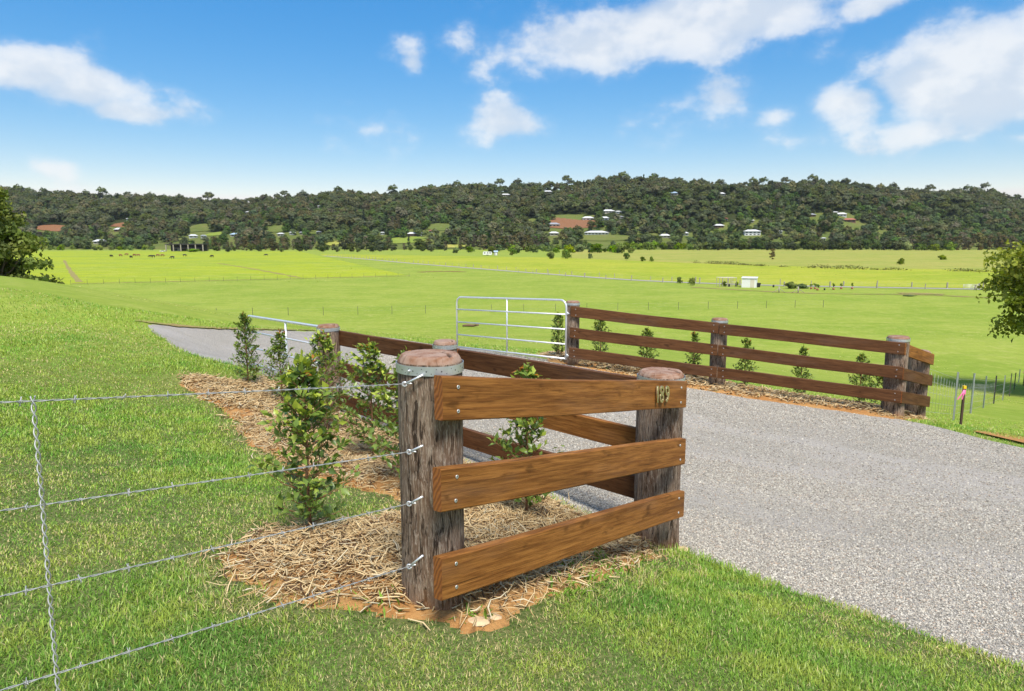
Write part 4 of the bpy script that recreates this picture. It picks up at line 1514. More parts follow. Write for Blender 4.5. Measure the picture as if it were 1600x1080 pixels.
for k, (px, D, h, lab) in enumerate([(872, 14.0, .92, 'young shrub behind the hinge end of the open right gate'),
                                     (938, 13.8, .98, 'young shrub just right of the right gate post, behind the rails'),
                                     (1010, 13.7, .86, 'wide young shrub midway along the first panel of the right fence'),
                                     (1083, 13.5, .94, 'thin young shrub left of the middle post of the right fence'),
                                     (1163, 13.3, .98, 'young shrub just right of the middle post of the right fence'),
                                     (1250, 13.0, 1.02, 'young shrub midway along the second panel of the right fence'),
                                     (1342, 12.5, .95, 'widest young shrub left of the corner post of the right fence'),
                                     (1377, 12.6, .72, 'low bright shrub tucked against the right corner post')]):
    make_shrub(on_ground(px, D), h, .20 if k < 6 else .27, 40 + k, lab, 42, 10, .06, .75 if k != 7 else 1.2)


# ------------------------------------------------------------------ lawn, mulch and gravel (uncountable)
def blades(x, y, z, Ln, Wd, lean, az_, col, rg):
    n = len(x)
    B = np.stack([x, y, z], 1)
    dirh = np.stack([np.cos(az_), np.sin(az_), np.zeros(n)], 1)
    sidev = np.stack([-np.sin(az_), np.cos(az_), np.zeros(n)], 1)
    up = np.array([0, 0, 1.0])
    mid = B + dirh * (Ln * np.sin(lean) * .45)[:, None] + up * (Ln * np.cos(lean) * .62)[:, None]
    tip = B + dirh * (Ln * np.sin(lean) * 1.05)[:, None] + up * (Ln * np.cos(lean * 1.12) * .95)[:, None]
    sw = sidev * (Wd / 2)[:, None]
    V = np.stack([B, mid + sw, tip, mid - sw], 1).reshape(-1, 3)
    F = np.arange(4 * n).reshape(n, 4)
    return V, F, np.repeat(col, 4, 0)


def build_lawn():
    rg = np.random.default_rng(21)
    N = 1480000
    # density falls with distance
    Dm, DM = 1.15, 26.0
    u = rg.random(N)
    e = 0.36
    d = (Dm ** e + u * (DM ** e - Dm ** e)) ** (1 / e)
    a = rg.uniform(R(-47), R(47), N)
    x, y = np.sin(a) * d, np.cos(a) * d
    sd1, sd2 = drive_sd(x, y), bed_sd(x, y)
    jit = rg.normal(size=N) * .03
    edge = np.maximum(sd1, sd2)
    keep = (sd1 < 0.02 + jit) & (sd2 < 0.06 + jit * 4)
    # the grass thins out towards the bed margin
    thin = sstep(-sd2, -0.05, 0.35)
    keep &= rg.random(N) < 0.30 + 0.70 * thin
    patch = fbm(x * .8, y * .8, 61, 4)
    fine = fbm(x * 4.5, y * 4.5, 62, 3)
    keep &= rg.random(N) > sstep(d, 9, 25.5)
    keep &= rg.random(N) < 0.55 + .9 * fine
    x, y, d, sd1, sd2, patch, fine = [q[keep] for q in (x, y, d, sd1, sd2, patch, fine)]
    n = len(x)
    z = tz(x, y) - 0.012 + (fbm(x * 0.9, y * 0.9, 3, 3) - .5) * 0.05
    sc = np.maximum(d / 3.2, .8) ** .62
    tuft = sstep(patch, .45, .75)
    Ln = rg.uniform(.017, .042, n) * (0.8 + .55 * tuft + .5 * (fine - .3)) * (0.75 + .35 * sc) * (1 + .55 * np.exp(-(sd1 / .12) ** 2))
    Wd = rg.uniform(.0024, .0046, n) * sc * 1.2
    lean = np.abs(rg.normal(.75, .42, n)).clip(.05, 1.45)
    az_ = rg.uniform(0, 2 * PI, n)
    g1, g2_, g3, dry, pale = np.array([.150, .300, .042]), np.array([.250, .425, .060]), np.array([.420, .490, .085]), np.array([.64, .54, .26]), np.array([.48, .57, .20])
    t = rg.random((n, 1))
    far_t = sstep(d, 2.5, 9)[:, None]
    col = g1 * (1 - t) + g2_ * t
    col = col * (np.array([.95, .95, .92]) + (1 - np.array([.95, .95, .92])) * far_t)
    col = col * (1 + far_t * np.array([.08, .18, -.05]))
    lush = sstep(fbm(x * .55 + 9, y * .55, 91, 3), .48, .62)[:, None]
    col = col * (1 - lush * np.array([.25, .13, .10]))
    w_ = (sstep(fine + rg.normal(size=n) * .12 + .10 * far_t[:, 0], .42, .72) * .75)[:, None]
    col = col * (1 - w_) + g3 * w_
    pw = (rg.random((n, 1)) < .10)
    col = np.where(pw, pale, col)
    dp = rg.random(n) < (.035 + .20 * sstep(patch, .54, .38) + .45 * sstep(sd2, -.35, 0.05))
    col = np.where(dp[:, None], dry * rg.uniform(.7, 1.15, (n, 1)), col)
    col *= rg.uniform(.75, 1.25, (n, 1))
    V, F, cc = blades(x, y, z, Ln, Wd, lean, az_, col, rg)
    o = obj('lawn_grass', mesh_np('lawn_grass', V, F, M['blade'], colors=cc))
    tag(o, 'short mown green lawn grass around the entrance fence', 'grass', kind='stuff')


build_lawn()


def build_tufts():
    rg = np.random.default_rng(77)
    X, Y, Hh, Cc = [], [], [], []
    for (n, d0, d1, e, h0, h1) in ((60000, 14, 60, .7, .025, .07), (80000, 50, 185, .8, .04, .11), (50000, 180, 780, .7, .10, .28)):
        d = (d0 ** e + rg.random(n) * (d1 ** e - d0 ** e)) ** (1 / e)
        a = rg.uniform(R(-44), R(44), n)
        x, y = np.sin(a) * d, np.cos(a) * d
        k = rg.random(n) < .25 + 1.3 * sstep(fbm(x * 2.2 / h1 * .05, y * 2.2 / h1 * .05, 83, 3), .4, .65)
        if d0 < 30:
            k &= np.maximum(drive_sd(x, y), bed_sd(x, y)) < -.1
        x, y = x[k], y[k]
        n = len(x)
        X.append(x); Y.append(y); Hh.append(rg.uniform(h0, h1, n))
        t = rg.random((n, 1))
        c = np.array([.27, .37, .045]) * (1 - t) + np.array([.44, .48, .10]) * t
        c = np.where(rg.random((n, 1)) < .22, np.array([.56, .52, .22]), c)
        Cc.append(c)
    x, y, h, c = np.concatenate(X), np.concatenate(Y), np.concatenate(Hh), np.vstack(Cc)
    n = len(x)
    V, F, cc = blades(x, y, tz(x, y) - .02, h, h * rg.uniform(.6, 1.6, n), rg.uniform(.8, 1.4, n), rg.uniform(0, 6.28, n), c, rg)
    tag(obj('pasture_tufts', mesh_np('pasture_tufts', V, F, M['blade'], colors=cc)), 'tufts of rough grass dotted over the paddocks below the driveway', 'grass', kind='stuff')


build_tufts()


def build_weeds():
    """rank green shoots along the near edge of the bed"""
    rg = np.random.default_rng(5)
    X, Y = [], []
    for (px, py, n, s_) in [(915, 905, 120, .10), (950, 890, 120, .10), (880, 925, 60, .07), (1000, 880, 50, .06), (740, 965, 25, .05), (590, 955, 30, .08)]:
        p = gp(px, py)
        X.append(p.x + rg.normal(size=n) * s_)
        Y.append(p.y + rg.normal(size=n) * s_)
    x, y = np.concatenate(X), np.concatenate(Y)
    n = len(x)
    col = np.array([.20, .36, .04]) * rg.uniform(.6, 1.3, (n, 1))
    V, F, cc = blades(x, y, bed_height(x, y) - .02, rg.uniform(.04, .10, n), rg.uniform(.008, .018, n), rg.uniform(.3, 1.2, n), rg.uniform(0, 6.28, n), col, rg)
    tag(obj('weeds', mesh_np('weeds', V, F, M['blade'], colors=cc)), 'bright green weeds sprouting along the mulch edge under the numbered panel', 'weeds', kind='stuff')


build_weeds()


def build_mulch(name, P, n, label, seed, Lr, Wr, sdmin=0.0):
    rg = np.random.default_rng(seed)
    x0, y0 = P.min(0) - .2
    x1, y1 = P.max(0) + .2
    x, y = rg.uniform(x0, x1, n * 4), rg.uniform(y0, y1, n * 4)
    s_ = bed_sd(x, y)
    inp = poly_sd(x, y, P) > -.4
    keep = inp & (rg.random(n * 4) < sstep(s_ + rg.normal(size=n * 4) * .05, -.10, .34 + sdmin)) & (drive_sd(x, y) < .12)
    bare = fbm(x * 1.1 + 3, y * 1.1, 44, 3)
    keep &= rg.random(n * 4) < 1.05 - .95 * np.exp(-((x - A_FOOT.x - .05) ** 2 + (y - A_FOOT.y + .16) ** 2) / .24 ** 2)
    keep &= (rg.random(n * 4) < sstep(bare, .22, .36) * .9 + .10)
    x, y = x[keep][:n], y[keep][:n]
    n = len(x)
    dist = np.hypot(x, y)
    L = rg.uniform(*Lr, n) * rg.uniform(.6, 1.4, n)
    Wd = rg.uniform(*Wr, n) * np.maximum(1, dist / 6)
    a = rg.uniform(0, 2 * PI, n) + 0
    pit = rg.normal(0, .20, n)
    T = np.stack([np.cos(a) * np.cos(pit), np.sin(a) * np.cos(pit), np.sin(pit)], 1)
    rollv = rg.normal(0, .6, n)
    Sd = np.stack([-np.sin(a), np.cos(a), np.zeros(n)], 1)
    U = np.cross(T, Sd)
    Sd = Sd * np.cos(rollv)[:, None] + U * np.sin(rollv)[:, None]
    U = np.cross(T, Sd)
    U *= np.sign(U[:, 2:3] + 1e-9)
    z = bed_height(x, y) + rg.random(n) ** 1.5 * .045 + np.abs(np.sin(pit)) * L * .3
    c = np.stack([x, y, z], 1)
    bend = (rg.normal(size=n) * .12 * L)[:, None] * Sd + (rg.normal(size=n) * .05 * L)[:, None] * U
    hw = Sd * (Wd / 2)[:, None]
    th = U * (Wd * .30)[:, None]
    e0, m_, e1 = c - T * (L / 2)[:, None], c + bend, c + T * (L / 2)[:, None]
    # triangular-section splinter: 3 stations x 3 corners
    st = []
    for q, f in ((e0, .7), (m_, 1.0), (e1, .6)):
        st += [q - hw * f, q + hw * f, q + th * f]
    V = np.stack(st, 1).reshape(-1, 3)
    o = (np.arange(n) * 9)[:, None]
    F = np.concatenate([o + np.array([[s0 + i, s0 + (i + 1) % 3, s0 + 3 + (i + 1) % 3, s0 + 3 + i]]) for s0 in (0, 3) for i in range(3)], 0)
    t = rg.random((n, 1))
    col = np.array([.48, .30, .13]) * (1 - t) + np.array([.80, .62, .34]) * t
    dk = rg.random((n, 1)) < .11
    col = np.where(dk, np.array([.15, .085, .045]) * rg.uniform(.7, 1.4, (n, 1)), col)
    pale = rg.random((n, 1)) < .10
    col = np.where(pale, np.array([.68, .58, .38]), col)
    ob = obj(name, mesh_np(name, V, F, M['straw'], colors=np.repeat(col, 9, 0)))
    tag(ob, label, 'mulch', kind='stuff')


NEARB = np.array([p for p in BED])
build_mulch('straw_mulch', BED, 42000, 'golden cane mulch spread over the left garden bed', 3, (.035, .13), (.004, .013))
build_mulch('straw_mulch', BED2, 10000, 'brown mulch strip along the foot of the right fence', 4, (.05, .14), (.006, .014))
# a few long loose straws on the grass in front
LS = [((890, 895), (925, 893)), ((925, 893), (948, 908)), ((760, 945), (800, 930)), ((700, 930), (735, 900))]


def build_gravel():
    """loose crushed stones: one vertex per stone, a small rock is set on each"""
    rg = np.random.default_rng(33)
    N = 420000
    u = rg.random(N)
    e = .45
    Dm, DM = 3.0, 15.0
    d = (Dm ** e + u * (DM ** e - Dm ** e)) ** (1 / e)
    a = rg.uniform(R(-12), R(44), N)
    x, y = np.sin(a) * d, np.cos(a) * d
    s_ = drive_sd(x, y)
    ux, uy = x * .92 - y * .39, x * .39 + y * .92
    cl = .35 * fbm(x * .9, y * .9, 71, 3) + .65 * np.clip((fbm(ux * .16, uy * 1.15, 72, 3) - .5) * 2.6 + .5, 0, 1)
    keep = (s_ > .03 + np.abs(rg.normal(size=N)) * .06) & (bed_sd(x, y) < 0) & (rg.random(N) < .12 + 1.15 * cl)
    x, y, d = x[keep], y[keep], d[keep]
    n = len(x)
    r_ = rg.uniform(.0030, .0074, n) * (1 + .5 * rg.random(n) ** 6) * np.maximum(1, d / 7.0) ** .5
    z = tz(x, y) + .004 + r_ * .25
    me = bpy.data.meshes.new('gravel_stones')
    me.vertices.add(n)
    me.vertices.foreach_set('co', np.stack([x, y, z], 1).astype(np.float32).ravel())
    at_ = me.attributes.new('size', 'FLOAT_VECTOR', 'POINT')
    sc = np.stack([r_ * rg.uniform(.8, 1.5, n), r_ * rg.uniform(.7, 1.1, n), r_ * rg.uniform(.45, .8, n)], 1).astype(np.float32)
    at_.data.foreach_set('vector', sc.ravel())
    at2 = me.attributes.new('rot', 'FLOAT_VECTOR', 'POINT')
    at2.data.foreach_set('vector', np.stack([rg.normal(0, .35, n), rg.normal(0, .35, n), rg.uniform(0, 6.28, n)], 1).astype(np.float32).ravel())
    me.materials.append(M['stonebit'])
    o = obj('gravel_stones', me)
    tag(o, 'loose grey crushed stone lying on the driveway', 'gravel', kind='stuff')
    ng = bpy.data.node_groups.new('stones_on_points', 'GeometryNodeTree')
    ng.interface.new_socket('Geometry', in_out='INPUT', socket_type='NodeSocketGeometry')
    ng.interface.new_socket('Geometry', in_out='OUTPUT', socket_type='NodeSocketGeometry')
    gi, go = ng.nodes.new('NodeGroupInput'), ng.nodes.new('NodeGroupOutput')
    ico = ng.nodes.new('GeometryNodeMeshIcoSphere')
    ico.inputs['Radius'].default_value = 1.0
    ico.inputs['Subdivisions'].default_value = 1
    pos = ng.nodes.new('GeometryNodeSetPosition')
    nt = ng.nodes.new('ShaderNodeTexNoise')
    nt.inputs['Scale'].default_value = 1.3
    sub = ng.nodes.new('ShaderNodeVectorMath'); sub.operation = 'SUBTRACT'; sub.inputs[1].default_value = (.5, .5, .5)
    ng.links.new(nt.outputs['Color'], sub.inputs[0])
    ng.links.new(ico.outputs['Mesh'], pos.inputs['Geometry'])
    ng.links.new(sub.outputs[0], pos.inputs['Offset'])
    sm = ng.nodes.new('GeometryNodeSetMaterial'); sm.inputs['Material'].default_value = M['stonebit']
    ng.links.new(pos.outputs[0], sm.inputs['Geometry'])
    iop = ng.nodes.new('GeometryNodeInstanceOnPoints')
    ng.links.new(gi.outputs[0], iop.inputs['Points'])
    ng.links.new(sm.outputs[0], iop.inputs['Instance'])
    na = ng.nodes.new('GeometryNodeInputNamedAttribute'); na.data_type = 'FLOAT_VECTOR'; na.inputs[0].default_value = 'size'
    nb = ng.nodes.new('GeometryNodeInputNamedAttribute'); nb.data_type = 'FLOAT_VECTOR'; nb.inputs[0].default_value = 'rot'
    ng.links.new(na.outputs[0], iop.inputs['Scale'])
    ng.links.new(nb.outputs[0], iop.inputs['Rotation'])
    ng.links.new(iop.outputs[0], go.inputs[0])
    md = o.modifiers.new('stones', 'NODES')
    md.node_group = ng


build_gravel()


# small single things near the fence
def rock(name, p, s_, seed, mat, label, cat='stone', group=None):
    rg = np.random.default_rng(seed)
    bm = bmesh.new()
    bmesh.ops.create_icosphere(bm, subdivisions=2, radius=1)
    for v in bm.verts:
        k = 1 + .35 * (float(vnoise(v.co.x * 1.5 + seed, v.co.y * 1.5 + v.co.z * 2, seed)) - .5)
        v.co = Vector((v.co.x * s_[0] * k, v.co.y * s_[1] * k, max(v.co.z, -.3) * s_[2] * k))
    me = bpy.data.meshes.new(name)
    bm.to_mesh(me)
    bm.free()
    me.materials.append(mat)
    o = obj(name, me, None, (p.x, p.y, p.z))
    tag(o, label, cat, group)


for k, (px, py, s_, lab) in enumerate([(745, 975, (.06, .04, .014), 'flat pale sandstone chunk right against the foot of the big post'),
                                       (770, 968, (.045, .035, .012), 'smaller pale sandstone chunk lying right of the first, by the big post')]):
    p = gp(px, py)
    rock('stone', Vector((p.x, p.y, float(bed_height(p.x, p.y)[0]) - .004)), s_, 3 + k, M['stone'], lab)
p = gp(653, 945)
rock('soil_clod', Vector((p.x, p.y, float(bed_height(p.x, p.y)[0]) - .01)), (.07, .06, .05), 9, M['soil'], 'lump of red soil heaped at the left foot of the big post', 'soil')
p = gp(1066, 862)
rock('stone', Vector((p.x, p.y, float(bed_height(p.x, p.y)[0]) - .004)), (.06, .05, .03), 12, M['stone'], 'pale stone at the foot of the numbered corner post beside the gravel')
p = gp(735, 510.5)
st_ = MB()
st_.tube([(-.95, 0, .10), (-.3, .05, .16), (.3, 0, .13), (1.0, .08, .2)], [.10, .16, .15, .09], 7)
st_.tube([(.3, 0, .13), (.75, -.2, .32)], [.08, .03], 6)
o = st_.build('fallen_branch', M['deadstick'], None, (p.x, p.y, p.z))
tag(o, 'short dead branch lying on the grass seen through the open right gate', 'branch')


# ------------------------------------------------------------------ trees of the valley
def make_tree(name, me_crown, trunk, tmat, loc, sc, rz, label, cat='tree', group=None):
    t = empty(name, loc, label, cat, group, rz, sc)
    obj('crown', me_crown, t)
    obj('trunk', trunk, t)
    return t


KIND = {}


def kind(name, seeds, H, Rad, z0, ncl, nleaf, size, base, shape, var=.35, bark='bark', limbs=5, flat=.75, mat='far'):
    L = []
    for sd_ in seeds:
        me, Cs = crown_mesh('crown', sd_, H, Rad, z0, ncl, nleaf, size, base, M[mat], shape, var * .7, flat=flat, far_n=.55)
        tr = trunk_mb(H, z0, H * .018, Cs, sd_, limbs).mesh('trunk', M[bark])
        L.append((me, tr))
    KIND[name] = L


kind('gum_tree', (1, 2, 3), 20, 7.4, 5.0, 30, 1300, 1.3, (.108, .128, .052), 'gum', .4, 'palebark', 7, .6)
kind('broadleaf_tree', (4, 5, 6), 13, 6.8, 1.0, 26, 1200, 1.25, (.096, .138, .046), 'round', .4)
kind('she_oak_tree', (7, 8), 16, 4.8, .8, 26, 1200, 1.0, (.128, .112, .056), 'tall', .28)
kind('pale_gum_tree', (16, 17), 19, 6.0, 4.0, 26, 1000, 1.3, (.165, .160, .078), 'gum', .3, 'palebark', 7, .7)
kind('pine_tree', (18,), 20, 4.2, .8, 34, 1200, 1.0, (.050, .072, .032), 'cone', .3)
kind('dark_tree', (14, 15), 13, 6.6, .3, 26, 850, 1.5, (.070, .092, .032), 'round', .35)
kind('bushy_tree', (9, 10), 6, 4.2, .0, 22, 800, 1.0, (.135, .190, .034), 'round', .35)

# houses on the hill: photo point of the foot, width, roof, wall, label
HOUSES = [
    (205, 345, 13, 'roofw', 'white', 'small white house high in the trees on the left hill'),
    (188, 362, 17, 'roofw', 'brickw', 'house with pale flat roof and dark walls beside the small red cutting'),
    (156, 381, 18, 'roofw', 'cream', 'low pale roofed house at the edge of the far left field'),
    (278, 341, 10, 'roofw', 'white', 'white gabled house among dark trees above the open green slope'),
    (391, 334, 13, 'roofw', 'cream', 'cream house just under the ridge of the left hill'),
    (344, 343, 7, 'roofw', 'cream', 'tiny pale house right of the open green slope on the left hill'),
    (302, 372, 12, 'roofw', 'white', 'white house directly above the dark open shed'),
    (318, 372, 8, 'roofg', 'white', 'small white house right of the one above the dark open shed'),
    (367, 370, 14, 'roofb', 'cream', 'house with light blue roof above the she oak belt'),
    (501, 325, 9, 'roofw', 'cream', 'small pale house near the dip of the ridge'),
    (438, 369, 9, 'roofw', 'cream', 'leftmost of the four pale houses above the left end of the farm track'),
    (457, 367, 9, 'roofw', 'white', 'second of the four pale houses above the left end of the farm track'),
    (473, 367, 10, 'roofg', 'cream', 'third of the four pale houses above the left end of the farm track'),
    (498, 366, 7, 'roofw', 'cream', 'rightmost of the four pale houses above the left end of the farm track'),
    (598, 367, 6, 'roofw', 'white', 'tiny white house left of the red walled house in the valley'),
    (644, 369, 15, 'roofw', 'brickw', 'white roofed house with red brown walls above the small green field'),
    (661, 368, 7, 'roofw', 'white', 'small white house just right of the red walled house'),
    (674, 364, 7, 'roofr', 'cream', 'small house with orange red roof below the round grass clearing'),
    (790, 307, 14, 'roofw', 'cream', 'pale house just under the skyline left of the ridge top'),
    (856, 302, 13, 'roofw', 'cream', 'pale house under the skyline near the ridge top'),
    (919, 344, 17, 'roofw', 'white', 'white house on the left of the red dirt clearing top'),
    (951, 333, 18, 'roofw', 'cream', 'topmost long pale house above the red dirt clearing'),
    (967, 334, 8, 'roofw', 'white', 'small white house right beside the topmost house above the red dirt clearing'),
    (944, 344, 13, 'roofw', 'white', 'white house at the right end of the red dirt clearing'),
    (970, 342, 8, 'roofg', 'cream', 'small grey roofed house right of the red dirt clearing'),
    (866, 354, 17, 'roofg', 'cream', 'grey house under construction at the left end of the red dirt clearing'),
    (932, 367, 37, 'roofw', 'white', 'largest long white house below the red dirt clearing'),
    (866, 368, 14, 'roofw', 'cream', 'pale house low down left of the largest white house'),
    (1039, 372, 16, 'roofw', 'cream', 'low pale roof among trees right of the largest white house'),
    (1070, 368, 11, 'roofw', 'white', 'white roof left of the dark tree belt, low on the hill'),
    (1051, 305, 15, 'roofb', 'cream', 'bluish roofed house under the top of the ridge'),
    (1125, 306, 15, 'roofw', 'cream', 'cream house under the ridge right of the bluish roofed one'),
    (1133, 345, 8, 'roofr', 'cream', 'small pinkish roofed house halfway up the right hill'),
    (1124, 356, 14, 'roofw', 'brickw', 'pale roofed dark walled house halfway up the right hill'),
    (1172, 348, 12, 'roofw', 'cream', 'cream house halfway up above the wide white house'),
    (1176, 368, 24, 'roofw', 'white', 'wide white two storey house above the dark tree belt'),
    (1218, 365, 8, 'roofw', 'white', 'small white house right of the wide white house'),
    (1266, 339, 17, 'roofg', 'brickw', 'dark long house with grey roof on the right hill'),
    (1305, 335, 7, 'roofw', 'white', 'upper small white house of the cluster on the right hill'),
    (1315, 338, 14, 'roofw', 'white', 'white roofed house of the cluster on the right hill'),
    (1327, 347, 18, 'roofr', 'brickw', 'long red roofed house of the cluster on the right hill'),
    (1287, 376, 6, 'roofw', 'white', 'tiny white house peeping over the dark tree belt'),
    (1543, 363, 6, 'roofw', 'white', 'tiny pale house far right above the brown trees'),
]
BLOCK = []      # photo areas that nearer forest trees leave open: x0,x1,y0,y1,distance


def make_house(px, py, wpx, roof, wall, label):
    p = gp(px, py)
    D = p.y
    w_ = wpx * D / 1067
    two = w_ > 20 and wpx < 30
    hw = 3.4 if not two else 6.0
    dp = min(max(w_ * .5, 6), 11)
    hs = empty('house', tuple(p), label, 'house', 'houses on the wooded hill', rz=-math.atan2(p.x, p.y) * .6 + random.Random(int(px)).uniform(-.25, .25))
    b = MB()
    b.box((0, dp / 2, hw / 2 - 2.0), (w_, dp, hw + 4.0))
    b.build('wall', M[wall], hs)
    r_ = MB()
    e, hr = .7, min(2.4, w_ * .16)
    X0, X1, Y0, Y1 = -w_ / 2 - e, w_ / 2 + e, -e - 1.2, dp + e
    rx = w_ * .25
    V = [(X0, Y0, hw), (X1, Y0, hw), (X1, Y1, hw), (X0, Y1, hw), (-rx, dp / 2, hw + hr), (rx, dp / 2, hw + hr),
         (X0, Y0, hw - .25), (X1, Y0, hw - .25), (X1, Y1, hw - .25), (X0, Y1, hw - .25)]
    r_.add(V, [(0, 1, 5, 4), (2, 3, 4, 5), (1, 2, 5), (3, 0, 4), (6, 7, 1, 0), (7, 8, 2, 1), (8, 9, 3, 2), (9, 6, 0, 3), (9, 8, 7, 6)])
    r_.build('roof', M[roof], hs)
    n = max(2, int(w_ / 4.5))
    for k in range(n):
        x = -w_ / 2 + w_ * (k + .5) / n
        for zf in ((1.5,) if not two else (1.4, 4.3)):
            f = MB()
            f.box((x, -.03, zf), (w_ / n * .5, .12, 1.3))
            f.build('window', M['glass'], hs)
    BLOCK.append((px - wpx / 2, px + wpx / 2, py - wpx * .20 - 3.5, py + 1, D))


for h_ in HOUSES:
    make_house(*h_)

CLEAR = [(86, 357, 36, 5, 'redclear'), (192, 352, 17, 4, 'redclear'), (690, 355, 24, 6, 'hillgrass'), (632, 376, 34, 5, 'hillgreen'), (888, 350, 48, 8, 'redclear'),
         (890, 340, 40, 4, 'hillgrass'), (945, 372, 48, 5, 'hillgrass'), (318, 356, 26, 8, 'hillgrass'), (437, 358, 20, 5, 'hillgrass'), (705, 386, 28, 3, 'tan'),
         (830, 345, 14, 3, 'hillgrass'), (340, 366, 18, 3, 'hillgreen'), (520, 381, 14, 3, 'tan')]
for (px, py, rx, ry, mt) in CLEAR:
    c0, c1 = gp(px, py - ry), gp(px, min(py + ry, 388))
    n = 28
    V, F = [], []
    cx, cy = (c0.x + c1.x) / 2, (c0.y + c1.y) / 2
    ax, ay = rx * cy / 1067, abs(c0.y - c1.y) / 2
    rgc = np.random.default_rng(int(px))
    for rr in (0.001, .35, .7, 1.0):
        for k in range(n):
            a = 2 * PI * k / n
            q = 1 + .22 * float(vnoise(3 * math.cos(a) + px, 3 * math.sin(a), 4)) - .11
            x, y = cx + ax * rr * math.cos(a) * q, cy + ay * rr * math.sin(a) * q
            V.append((x, y, PLAIN + float(hill(x, y)) + .7))
    for r_ in range(3):
        for k in range(n):
            F.append((r_ * n + k, r_ * n + (k + 1) % n, (r_ + 1) * n + (k + 1) % n, (r_ + 1) * n + k))
    tag(obj('clearing', mesh_np('clearing', V, np.array(F)[:, ::-1], M[mt], smooth=True)), kind='structure')
    BLOCK.append((px - rx * .6, px + rx * .6, py - ry * .5, py + ry * .4, cy + ay * .7))


def blocked(px, top, base, half, D):
    for (x0, x1, y0, y1, d) in BLOCK:
        if D < d + 8 and px + half * .3 > x0 and px - half * .3 < x1 and top < y1 and base > y0:
            return True
    return False


def in_clear(x, y):
    for (px, py, rx, ry, mt) in CLEAR:
        pass
    return False


# tree belts at the far edge of the fields: every tree its own
rgb = random.Random(4)
BELT = [(58, 250, 12, 'bushy_tree', (389.6, 391.0), (.85, 1.3), 'low green bush in the hedge along the far left field'),
        (330, 500, 9, 'she_oak_tree', (389.8, 391.6), (.95, 1.35), 'she oak in the belt at the left end of the track'),
        (500, 708, 13, 'dark_tree', (389.8, 392), (.65, 1.35), 'dark broadleaf tree in the loose belt left of the caravan'),
        (520, 700, 24, 'she_oak_tree', (389.8, 391.2), (.9, 1.35), 'tall she oak in the loose belt left of the caravan'),
        (336, 705, 19, 'dark_tree', (391.2, 394), (.35, .8), 'low dark tree standing forward of the belt left of the caravan'),
        (720, 1000, 21, 'bushy_tree', (391.5, 396), (.9, 1.7), 'green bush standing forward of the belt right of the caravan'),
        (722, 866, 9, 'she_oak_tree', (389.6, 391.2), (1.0, 1.4), 'brown she oak in the belt behind the caravan'),
        (800, 960, 12, 'bushy_tree', (391, 395), (.8, 1.35), 'rounded green bush in front of the she oaks'),
        (955, 1110, 11, 'bushy_tree', (389.6, 391), (1.2, 1.9), 'dark bush in the belt mid valley'),
        (1105, 1490, 9, 'dark_tree', (389.6, 391.2), (.85, 1.35), 'dark tree in the dense belt behind the yellow grass'),
        (1395, 1490, 16, 'bushy_tree', (390.6, 391.6), (1.2, 1.7), 'rounded olive bush before the dense belt on the right'),
        (1420, 1600, 10, 'she_oak_tree', (389.6, 390.8), (1.0, 1.45), 'brown she oak in the belt at the far right'),
        (-120, 58, 14, 'broadleaf_tree', (389.6, 391), (.8, 1.2), 'dark tree behind the big left foreground tree'),
        (1600, 1760, 14, 'she_oak_tree', (389.6, 390.8), (1.0, 1.4), 'brown she oak of the belt hidden by the right tree')]
SRC = {}


def nth(i):
    return '%d%s' % (i, 'th' if 10 <= i % 100 <= 20 else {1: 'st', 2: 'nd', 3: 'rd'}.get(i % 10, 'th'))


for (x0, x1, st, kd, (b0, b1), (s0, s1), lab) in BELT:
    x = x0
    num = 0
    while x < x1:
        num += 1
        px = x + rgb.uniform(-.4, .4) * st
        by = rgb.uniform(b0, b1)
        D = 10 * 1067 / (by - 378)
        loc = ((px - 800) / 1067 * D, D, PLAIN - .1)
        sc = rgb.uniform(s0, s1)
        hpx = {'bushy_tree': 6, 'she_oak_tree': 16, 'broadleaf_tree': 13, 'dark_tree': 13}[kd] * sc * 1067 / D
        x += st
        if blocked(px, by - hpx, by, 5, D):
            sc *= .55
        me, tr = KIND[kd][rgb.randrange(len(KIND[kd]))]
        t = make_tree(kd, me, tr, None, loc, (sc * rgb.uniform(.9, 1.2), sc * rgb.uniform(.9, 1.2), sc * rgb.uniform(.9, 1.1)), rgb.uniform(0, 6.28), nth(num) + ' from the left: ' + lab, 'bush' if kd == 'bushy_tree' else 'tree', 'trees of the valley belts')
        SRC.setdefault(id(me), t.children[0])

# tall gums that stand out on the skyline
for k in range(44):
    px = -20 + 1640 * (k + rgb.uniform(.1, .9)) / 44
    D = HT + rgb.uniform(-45, 15)
    x = (px - 800) / 1067 * D
    me, tr = KIND['gum_tree'][k % 3]
    sc = rgb.uniform(.9, 1.5)
    t = make_tree('gum_tree', me, tr, None, (x, D, PLAIN + float(hill(x, D)) - .5), (sc, sc, sc * rgb.uniform(.95, 1.15)), rgb.uniform(0, 6.28), nth(k + 1) + ' tall gum from the left along the ridge skyline', 'tree', 'gums on the skyline')
    SRC.setdefault(id(me), t.children[0])


